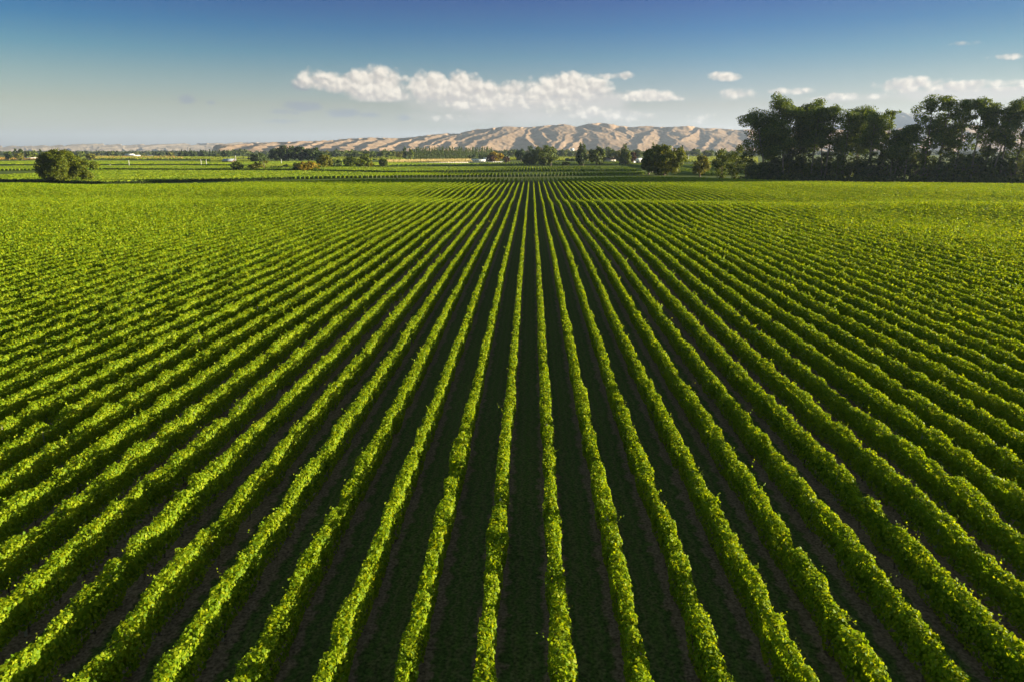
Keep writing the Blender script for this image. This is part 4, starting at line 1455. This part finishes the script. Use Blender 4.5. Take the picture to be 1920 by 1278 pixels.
def cloud_cover(cl):
    cov = tt = None
    for px, py, rx, up_, dn, st in cl:
        a0, e0 = dir_of(px, py)
        dx = math_('DIVIDE', math_('SUBTRACT', az, a0), float(rx))
        de = math_('SUBTRACT', el, e0)
        t = math_('DIVIDE', de, float(up_))
        dy = math_('MAXIMUM', t, math_('DIVIDE', de, -float(dn)))
        d = math_('ADD', math_('MULTIPLY', dx, dx), math_('MULTIPLY', dy, dy))
        v = math_('MAXIMUM', math_('SUBTRACT', float(st), math_('MULTIPLY', d, float(st))), -1.0)
        if cov is None:
            cov, tt = v, t
        else:
            g = math_('GREATER_THAN', v, cov)
            tt = math_('ADD', tt, math_('MULTIPLY', g, math_('SUBTRACT', t, tt)))
            cov = math_('MAXIMUM', cov, v)
    return cov, tt


BRIGHT = [(590, 156, 38, 23.04, 15, 0.892), (640, 157, 50, 21.76, 19, 0.945), (700, 165, 70, 38.4, 24, 1.31), (738, 177, 40, 25.6, 13, 0.945), (806, 167, 46, 32, 26, 1.31), (862, 169, 58, 32, 32, 1.26),
          (905, 181, 54, 28.16, 27, 1.1), (958, 177, 42, 23.04, 18, 1.16), (1010, 175, 54, 28.16, 20, 0.997), (1066, 167, 72, 30.72, 28, 1.21), (1112, 169, 44, 21.76, 17, 1.05), (900, 195, 80, 15.36, 12, 0.84), (1020, 195, 70, 12.8, 10, 0.735),
          (1212, 182, 62, 14, 9, 1), (1255, 184, 40, 8, 6, 0.75), (1362, 146, 28, 10, 7, 0.95), (1342, 141, 14, 6, 8, 0.6), (1384, 178, 36, 13, 10, 0.9), (1480, 172, 44, 6, 5, 0.5), (1600, 182, 50, 8, 6, 0.75), (1550, 185, 34, 5, 4, 0.6),
          (1712, 160, 56, 13, 13, 0.95), (1790, 162, 100, 9, 10, 0.8), (1890, 166, 90, 5, 5, 0.6), (1886, 107, 30, 6, 5, 0.7), (1806, 83, 22, 5, 4, 0.42),
          (1152, 143, 42, 8, 6, 0.6), (1095, 211, 70, 13, 12, 0.75), (1170, 216, 60, 9, 12, 0.6), (1312, 224, 30, 11, 10, 0.45), (840, 222, 40, 7, 6, 0.3)]
GREY = [(565, 201, 34, 10, 8, .6), (644, 213, 32, 8, 9, .6), (350, 188, 14, 9, 7, .55), (396, 193, 9, 4, 4, .5), (536, 210, 26, 5, 5, .45), (690, 217, 22, 5, 5, .4), (757, 222, 14, 7, 5, .45), (520, 228, 30, 4, 4, .35), (566, 158, 18, 16, 13, .6)]
VEIL = [(930, 196, 170, 26, 26, .8), (1080, 190, 110, 20, 22, .8), (1000, 188, 120, 18, 22, .9), (870, 190, 80, 16, 22, .8), (720, 184, 60, 10, 8, .6), (1000, 218, 250, 16, 18, .55), (1140, 215, 100, 14, 14, .5), (1780, 176, 190, 8, 16, .6), (1610, 186, 90, 8, 6, .4)]
cb, tb = cloud_cover(BRIGHT)
cg, tg = cloud_cover(GREY)
cv, tv = cloud_cover(VEIL)
tex_b = math_('ADD', math_('MULTIPLY', math_('SUBTRACT', nA, 0.50), 1.3), math_('MULTIPLY', pA, 1.1))
dens_b = math_('ADD', cb, tex_b)
dens_g = math_('ADD', cg, math_('MULTIPLY', math_('SUBTRACT', nA, 0.50), 1.6))
dens_v = math_('ADD', cv, math_('MULTIPLY', math_('SUBTRACT', nB, 0.50), 1.4))


def smooth(v, lo, hi):
    n = N(nt, 'ShaderNodeMapRange', interpolation_type='SMOOTHSTEP')
    nt.links.new(v, n.inputs[0]); n.inputs[1].default_value = lo; n.inputs[2].default_value = hi
    return n.outputs[0]


alpha_b = smooth(dens_b, -0.02, 0.85)
alpha_g = math_('MULTIPLY', smooth(dens_g, -0.15, 0.5), 0.9)
alpha_v = math_('MULTIPLY', smooth(dens_v, -0.1, 0.8), 0.85)
lit = math_('ADD', math_('MULTIPLY', math_('SUBTRACT', pA, pS), 1.6), math_('MULTIPLY', math_('SUBTRACT', nA, .5), 0.5))
lit = math_('ADD', lit, math_('MULTIPLY', math_('MINIMUM', math_('MAXIMUM', tb, -1.0), 0.8), 0.30))
lit = math_('ADD', lit, 0.62, clamp=True)
K = 1.0 / SKY_STRENGTH / 2 ** EXPOSURE
col_b = ramp(nt, [(0.0, (0.047, 0.045, 0.043)), (0.45, (0.062, 0.057, 0.050)), (1.0, (0.096, 0.088, 0.074))], lit)
colb = mix_('MULTIPLY', 1.0, col_b.outputs[0], (K * 10,) * 3)
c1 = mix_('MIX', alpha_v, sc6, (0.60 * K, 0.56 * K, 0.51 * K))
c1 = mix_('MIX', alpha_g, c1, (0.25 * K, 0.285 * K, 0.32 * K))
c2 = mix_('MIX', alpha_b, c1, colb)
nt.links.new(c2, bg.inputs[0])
bg.inputs[1].default_value = SKY_STRENGTH

# ------------------------------------------------------------------ view
vs = sc.view_settings
vs.view_transform = 'Standard'
vs.look = 'None'
vs.exposure = EXPOSURE
vs.gamma = 1.0
sc.cycles.max_bounces = 5
sc.cycles.diffuse_bounces = 3
sc.cycles.sample_clamp_indirect = 2.0
sc.cycles.glossy_bounces = 1
sc.cycles.transmission_bounces = 3
sc.cycles.volume_bounces = 0
sc.cycles.transparent_max_bounces = 4
sc.cycles.use_adaptive_sampling = True
sc.cycles.adaptive_threshold = 0.015
sc.cycles.use_denoising = True
sc.cycles.denoiser = 'OPENIMAGEDENOISE'
sc.cycles.denoising_input_passes = 'RGB_ALBEDO_NORMAL'
sc.cycles.denoising_prefilter = 'ACCURATE'
